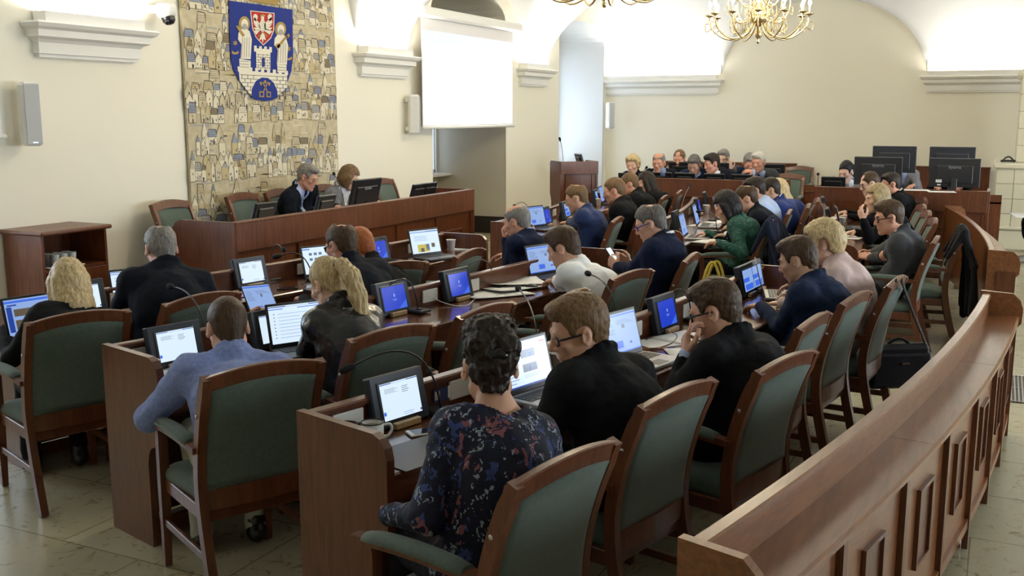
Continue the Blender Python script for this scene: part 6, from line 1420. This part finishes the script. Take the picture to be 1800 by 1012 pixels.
person('grey haired man in a black suit holding a tablet, beside the wooden cabinet', (283, 438, 1.12), 36, hp=22, hy=6, hair=('crown', 'grey'), top=('jacket', C['navyblk']), shirt=None, collar=C['pale'], belly=.02, size=1.03, rh=hand(462, 548, .83, d=(-.3, .5, .8), n=(-.9, .1, .3), curl=(50, 50, 30)), on=1)
person('man with glasses in a dark suit in the front row above the blonde ponytail', (600, 432, 1.14), 20, hy=8, hp=18, hair=('crown', 'brown'), top=('jacket', C['navyblk']), collar=C['pale'], specs='black', skin='ruddy')
person('red haired person in black mostly hidden behind the front row man with glasses', (634, 438, 1.07), 10, hp=30, hair=('short', 'ginger'), top=('jacket', C['black']), sex='f')
person('balding grey man in navy knitwear leaning his face on his hand', (908, 390, 1.07), 8, hy=10, hp=18, hair=('fringe', 'grey'), top=('sweater', C['knit']), collar=C['pale'], skin='ruddy', lh=hand(884, 402, 1.03, d=(-.1, .25, 1), n=(.6, -.6, 0), curl=(50, 55, 30)), on=16)
person('man in a blue linen shirt with close cropped hair and pale trousers', (400, 577, 1.13), 40, hp=26, hy=3, hair=('buzz', 'brown'), top=('shirt', C['linen']), legs=C['chino'], specs='wire', bare_arm=.55, belly=.03, hsc=1.06, elbow_l=(-.75, -.15, -.9), knees=.30, jaw=1.06, on=2)
person('woman with a blonde ponytail in a black leather jacket typing on a laptop', (577, 502, 1.14), 24, hy=8, hp=30, sex='f', skin='pale', hair=('pony', 'blonde'), top=('jacket', C['leather']), lh=hand(532, 592, .79, d=(.2, .95, -.1)), hsc=1.05, on=3)
person('bearded man in a white shirt leaning over a laptop', (990, 437, 1.03), 4, hy=8, hp=26, hair=('quiff', 'brown'), beard='brown', top=('shirt', C['white']), lh=hand(962, 495, .79), rh=hand(975, 482, .80), belly=.03, size=1.04, lean_=.3, on=6)
person('balding man with blue glasses in a navy sweater looking at his phone', (1143, 393, 1.17), 2, hy=12, hp=24, hair=('crown', 'saltpepper'), specs='blue', top=('sweater', C['knit']), collar=C['white'], belly=.06, lh=hand(1072, 458, .87, d=(.3, .8, .5), n=(.8, .2, .2), curl=(40, 50, 30)), rh=hand(1090, 453, .87, d=(-.3, .8, .5), n=(-.8, .2, .2), curl=(40, 50, 30)), skin='fair', on=7, hside=.08)
person('woman with curly dark pinned up hair in a dark butterfly print blouse', (861, 645, 1.15), 40, hy=-16, hp=10, lh=dict(l=(-.20, .26, .68)), rh=dict(l=(.16, .30, .70)), sex='f', hair=('bun', 'dark'), top=('blouse', C['butterfly']), specs='black', skin='fair', hsc=1.12, collar=False, on=8)
person('smiling man with black glasses in a dark jacket turning to the left', (1016, 584, 1.21), 22, hy=58, hp=16, hair=('side', 'sandy'), specs='black', face='open', top=('jacket', C['black']), skin='fair', hsc=1.10, size=1.05, lh=dict(l=(-.26, .36, .80)), on=9)
person('man in a black jacket with glasses resting his face on his raised hand', (1256, 547, 1.19), 20, hy=22, hp=20, hair=('short', 'brown'), specs='black', face='down', top=('jacket', C['black']), skin='fair', hsc=1.08, size=1.06, watch=1, lh=hand(1205, 590, 1.01, d=(.30, .30, .90), n=(.75, -.55, .0), fan=((25, 40, 30), (35, 45, 30), (45, 50, 35), (55, 55, 35)), spread=1.1), elbow_l=(-.5, .6, -1), hang=C['pale'], on=10, hside=.10)
person('bearded man in a navy suit typing on a laptop in the back row', (1402, 458, 1.16), 12, hy=8, hp=20, hair=('quiff', 'brown'), beard='brown', top=('jacket', C['navy']), skin='tan', face='down', lh=hand(1320, 537, .80), rh=hand(1362, 492, .83), size=1.05, hsc=1.05, on=12, hside=.15)
person('woman with short blonde hair in a pale pink jacket', (1446, 428, 1.20), 2, hy=8, hp=14, sex='f', skin='pale', hair=('pixie', 'blonde'), top=('sweater', C['pink']), collar=True, size=1.06, hsc=1.1, on=13)
person('balding man in a navy shirt typing in the far front row', (1013, 349, 1.12), -6, hy=8, hp=20, hair=('crown', 'sandy'), top=('shirt', C['shirt_navy']), rh=hand(982, 392, .80), lh=hand(972, 398, .80), skin='fair', hsc=1.05, on=17)
person('heavy man in a black suit in the far front row', (1079, 336, 1.14), -8, hy=8, hp=16, hair=('crop', 'sandy'), top=('jacket', C['black']), collar=C['white'], belly=.07, size=1.08, lh=hand(1046, 368, .80), hsc=1.06, skin='ruddy', on=18)
person('man with grey cropped hair beside the heavy man in the far front row', (1106, 324, 1.13), -10, hy=10, hp=16, hair=('crop', 'sandy'), top=('jacket', C['black']), skin='ruddy', hsc=1.05, on=19)
person('woman with long dark brown hair at the end of the far front row', (1136, 322, 1.13), -10, hy=8, hp=18, sex='f', hair=('long', 'dark'), top=('jacket', C['black']), hsc=1.1, on=20)
person('woman with a black bob in a green speckled dress', (1277, 364, 1.13), -4, hy=14, hp=28, sex='f', skin='fair', hair=('bob', 'black'), top=('dress', C['sequin']), lh=hand(1248, 426, .80), rh=hand(1228, 411, .80), hsc=1.12, size=1.04, on=21)
person('man in a dark suit using a black mouse behind the woman in green', (1311, 350, 1.14), -8, hy=10, hp=20, hair=('crown', 'brown'), top=('jacket', C['navyblk']), rh=hand(1256, 386, .80), hang=C['white'], hsc=1.05)
person('man in a light blue shirt leaning forward in the far middle row', (1326, 335, 1.17), -8, hy=12, hp=16, hair=('short', 'dark'), top=('shirt', C['pale']), skin='tan', hsc=1.05, size=1.05, on=22)
person('bearded man in a blue jacket in the far middle row', (1353, 335, 1.14), -10, hy=10, hp=20, hair=('short', 'dark'), beard='brown', top=('jacket', C['blue']), collar=C['white'], skin='tan', hsc=1.05, on=23)
person('woman with long blonde hair at the end of the far middle row', (1368, 336, 1.10), -12, hy=6, hp=20, sex='f', skin='pale', hair=('long', 'blonde'), top=('jacket', C['blue']), on=24)
person('man in a grey suit and glasses sitting with clasped hands', (1562, 383, 1.17), -4, hy=14, hp=12, hair=('side', 'brown'), specs='black', face='down', top=('jacket', C['grey']), shirt=C['white'], tie=C['tieb'], skin='ruddy', lh=hand(1503, 455, .72, d=(.5, .8, .2), n=(.7, .2, -.5), curl=(30, 40, 20)), rh=hand(1507, 446, .74, d=(-.5, .8, .2), n=(-.7, .2, -.5), curl=(30, 40, 20)), hang=C['white'], hsc=1.06, size=1.03, knees=.42, on=25)
person('woman in black and red with her hand raised to her chin', (1541, 350, 1.15), -8, hy=14, hp=8, sex='f', skin='pale', hair=('bob', 'ash'), face='down', top=('jacket', C['black']), shirt=C['red'], lh=hand(1512, 372, 1.06, d=(.2, .4, .9), n=(.6, -.6, 0), curl=(25, 35, 20)), elbow_l=(-.4, .7, -1), hsc=1.06)
person('balding man with glasses typing at the far end of the back row', (1528, 323, 1.16), -14, hy=14, hp=20, hair=('receding', 'brown'), specs='wire', face='down', top=('jacket', C['black']), skin='pale', lh=hand(1478, 380, .80), rh=hand(1475, 374, .80), hsc=1.05)
person('man with short dark hair in a black suit beyond the woman in red', (1565, 324, 1.15), -14, hy=10, hp=10, hair=('short', 'dark'), specs='wire', top=('jacket', C['black']), collar=C['white'], skin='ruddy', hsc=1.05, on=30)
B2 = dict(floor=.08, res=.009, hsc=1.16)
person('blonde woman in black with her hand at her chin on the rear left bench', (1112, 290, 1.215), -90, hy=0, hp=8, sex='f', skin='pale', hair=('pixie', 'blonde'), face='open', top=('jacket', C['black']), rh=hand(1114, 302, 1.10, d=(-.3, .2, .9), n=(0, -1, .2), curl=(60, 60, 30)), **B2)
person('bald man in a navy suit and grey tie on the rear left bench', (1158, 286, 1.245), -90, hp=12, hair=('fringe', 'grey'), face='down', top=('jacket', C['navyblk']), shirt=C['pale'], tie=C['tieb'], skin='ruddy', size=1.05, **B2)
person('man in a light grey jacket and red tie in the second row', (1194, 280, 1.245), -90, hp=12, hair=('receding', 'sandy'), face='down', top=('jacket', C['ltgrey']), shirt=C['white'], tie=C['tier'], skin='ruddy', **B2)
person('greying man in a navy jacket and open pale shirt looking down', (1220, 290, 1.215), -90, hp=28, hair=('short', 'saltpepper'), face='down', top=('jacket', C['navy']), shirt=C['pale'], skin='tan', size=1.05, **B2)
person('dark haired man in a black suit turned in profile on the rear left bench', (1251, 288, 1.235), -100, hy=-52, hp=14, hair=('quiff', 'dark'), top=('jacket', C['navyblk']), shirt=C['white'], skin='ruddy', size=1.06, roll=6, **B2)
person('grey haired man with glasses and a dark jacket in the second row', (1271, 279, 1.245), -90, hy=-10, hp=10, hair=('short', 'grey'), specs='black', face='open', top=('jacket', C['grey']), skin='pale', lh=hand(1276, 288, 1.20, d=(.1, .2, 1), n=(0, -1, 0)), **B2)
person('grey haired man half hidden behind the white haired official', (1317, 286, 1.20), -90, hy=25, hp=30, hair=('short', 'grey'), face='down', top=('jacket', C['navy']), skin='ruddy', **B2)
person('white haired man with glasses in a dark suit gesturing with one hand', (1333, 286, 1.245), -92, hy=-14, hp=6, hair=('side', 'white'), specs='wire', face='open', top=('jacket', C['grey']), shirt=C['pale'], tie=C['tieb'], skin='ruddy', size=1.07, rh=hand(1314, 300, 1.13, d=(.85, .35, .1), n=(0, -.6, -.8), curl=(25, 30, 20)), hang=C['pale'], **B2)
person('dark haired woman in a grey jacket on the rear right bench', (1487, 303, 1.195), -90, hy=-18, hp=16, sex='f', skin='pale', hair=('pony', 'black'), face='down', top=('jacket', C['ltgrey']), shirt=C['white'], **B2)
person('bald man in a grey blue jacket hidden behind the left pair of monitors', (1585, 287, 1.21), -90, hp=14, hair=('fringe', 'grey'), top=('jacket', C['tweed']), shirt=C['pale'], tie=C['tieg'], skin='ruddy', **B2)
person('bald man hidden behind the right pair of monitors', (1671, 290, 1.19), -90, hp=14, hair=None, top=('jacket', C['navyblk']), shirt=C['pale'], skin='ruddy', **B2)
person('grey haired man with glasses in a dark suit at the presidium', (541, 312, 1.31), 182, hy=14, hp=22, hair=('side', 'grey'), specs='wire', face='down', top=('jacket', C['navyblk']), shirt=C['pale'], tie=C['tieb'], skin='ruddy', floor=.15, size=1.06, res=.008, on=33)
person('brown haired woman in a grey checked jacket at the presidium', (614, 313, 1.28), 182, hy=24, hp=26, sex='f', skin='pale', hair=('bob', 'sandy'), face='down', top=('jacket', C['tweed']), shirt=C['white'], floor=.15, res=.008, on=34)
person('person in black shorts and grey trainers on a wooden chair at the right edge', (1842, 300, 1.22), 0, hp=10, hair=('short', 'brown'), top=('sweater', C['black']), legs=C['black'], bare_leg=True, shoes=mat('grey trainer cloth', (.30, .29, .26), .8), lh=dict(l=(-.12, .34, .66)), rh=dict(l=(.12, .34, .66)), res=.0095)
p = at(1794, 378, .64); mb = MB(); mb.box((0, 0, 0), (.21, .30, .006)); o = mb.build('paper_sheet', PAPER); o.location = p; o.rotation_euler = (.1, 0, .3); tag(o, 'white papers on the lap of the person at the right edge', 'paper')
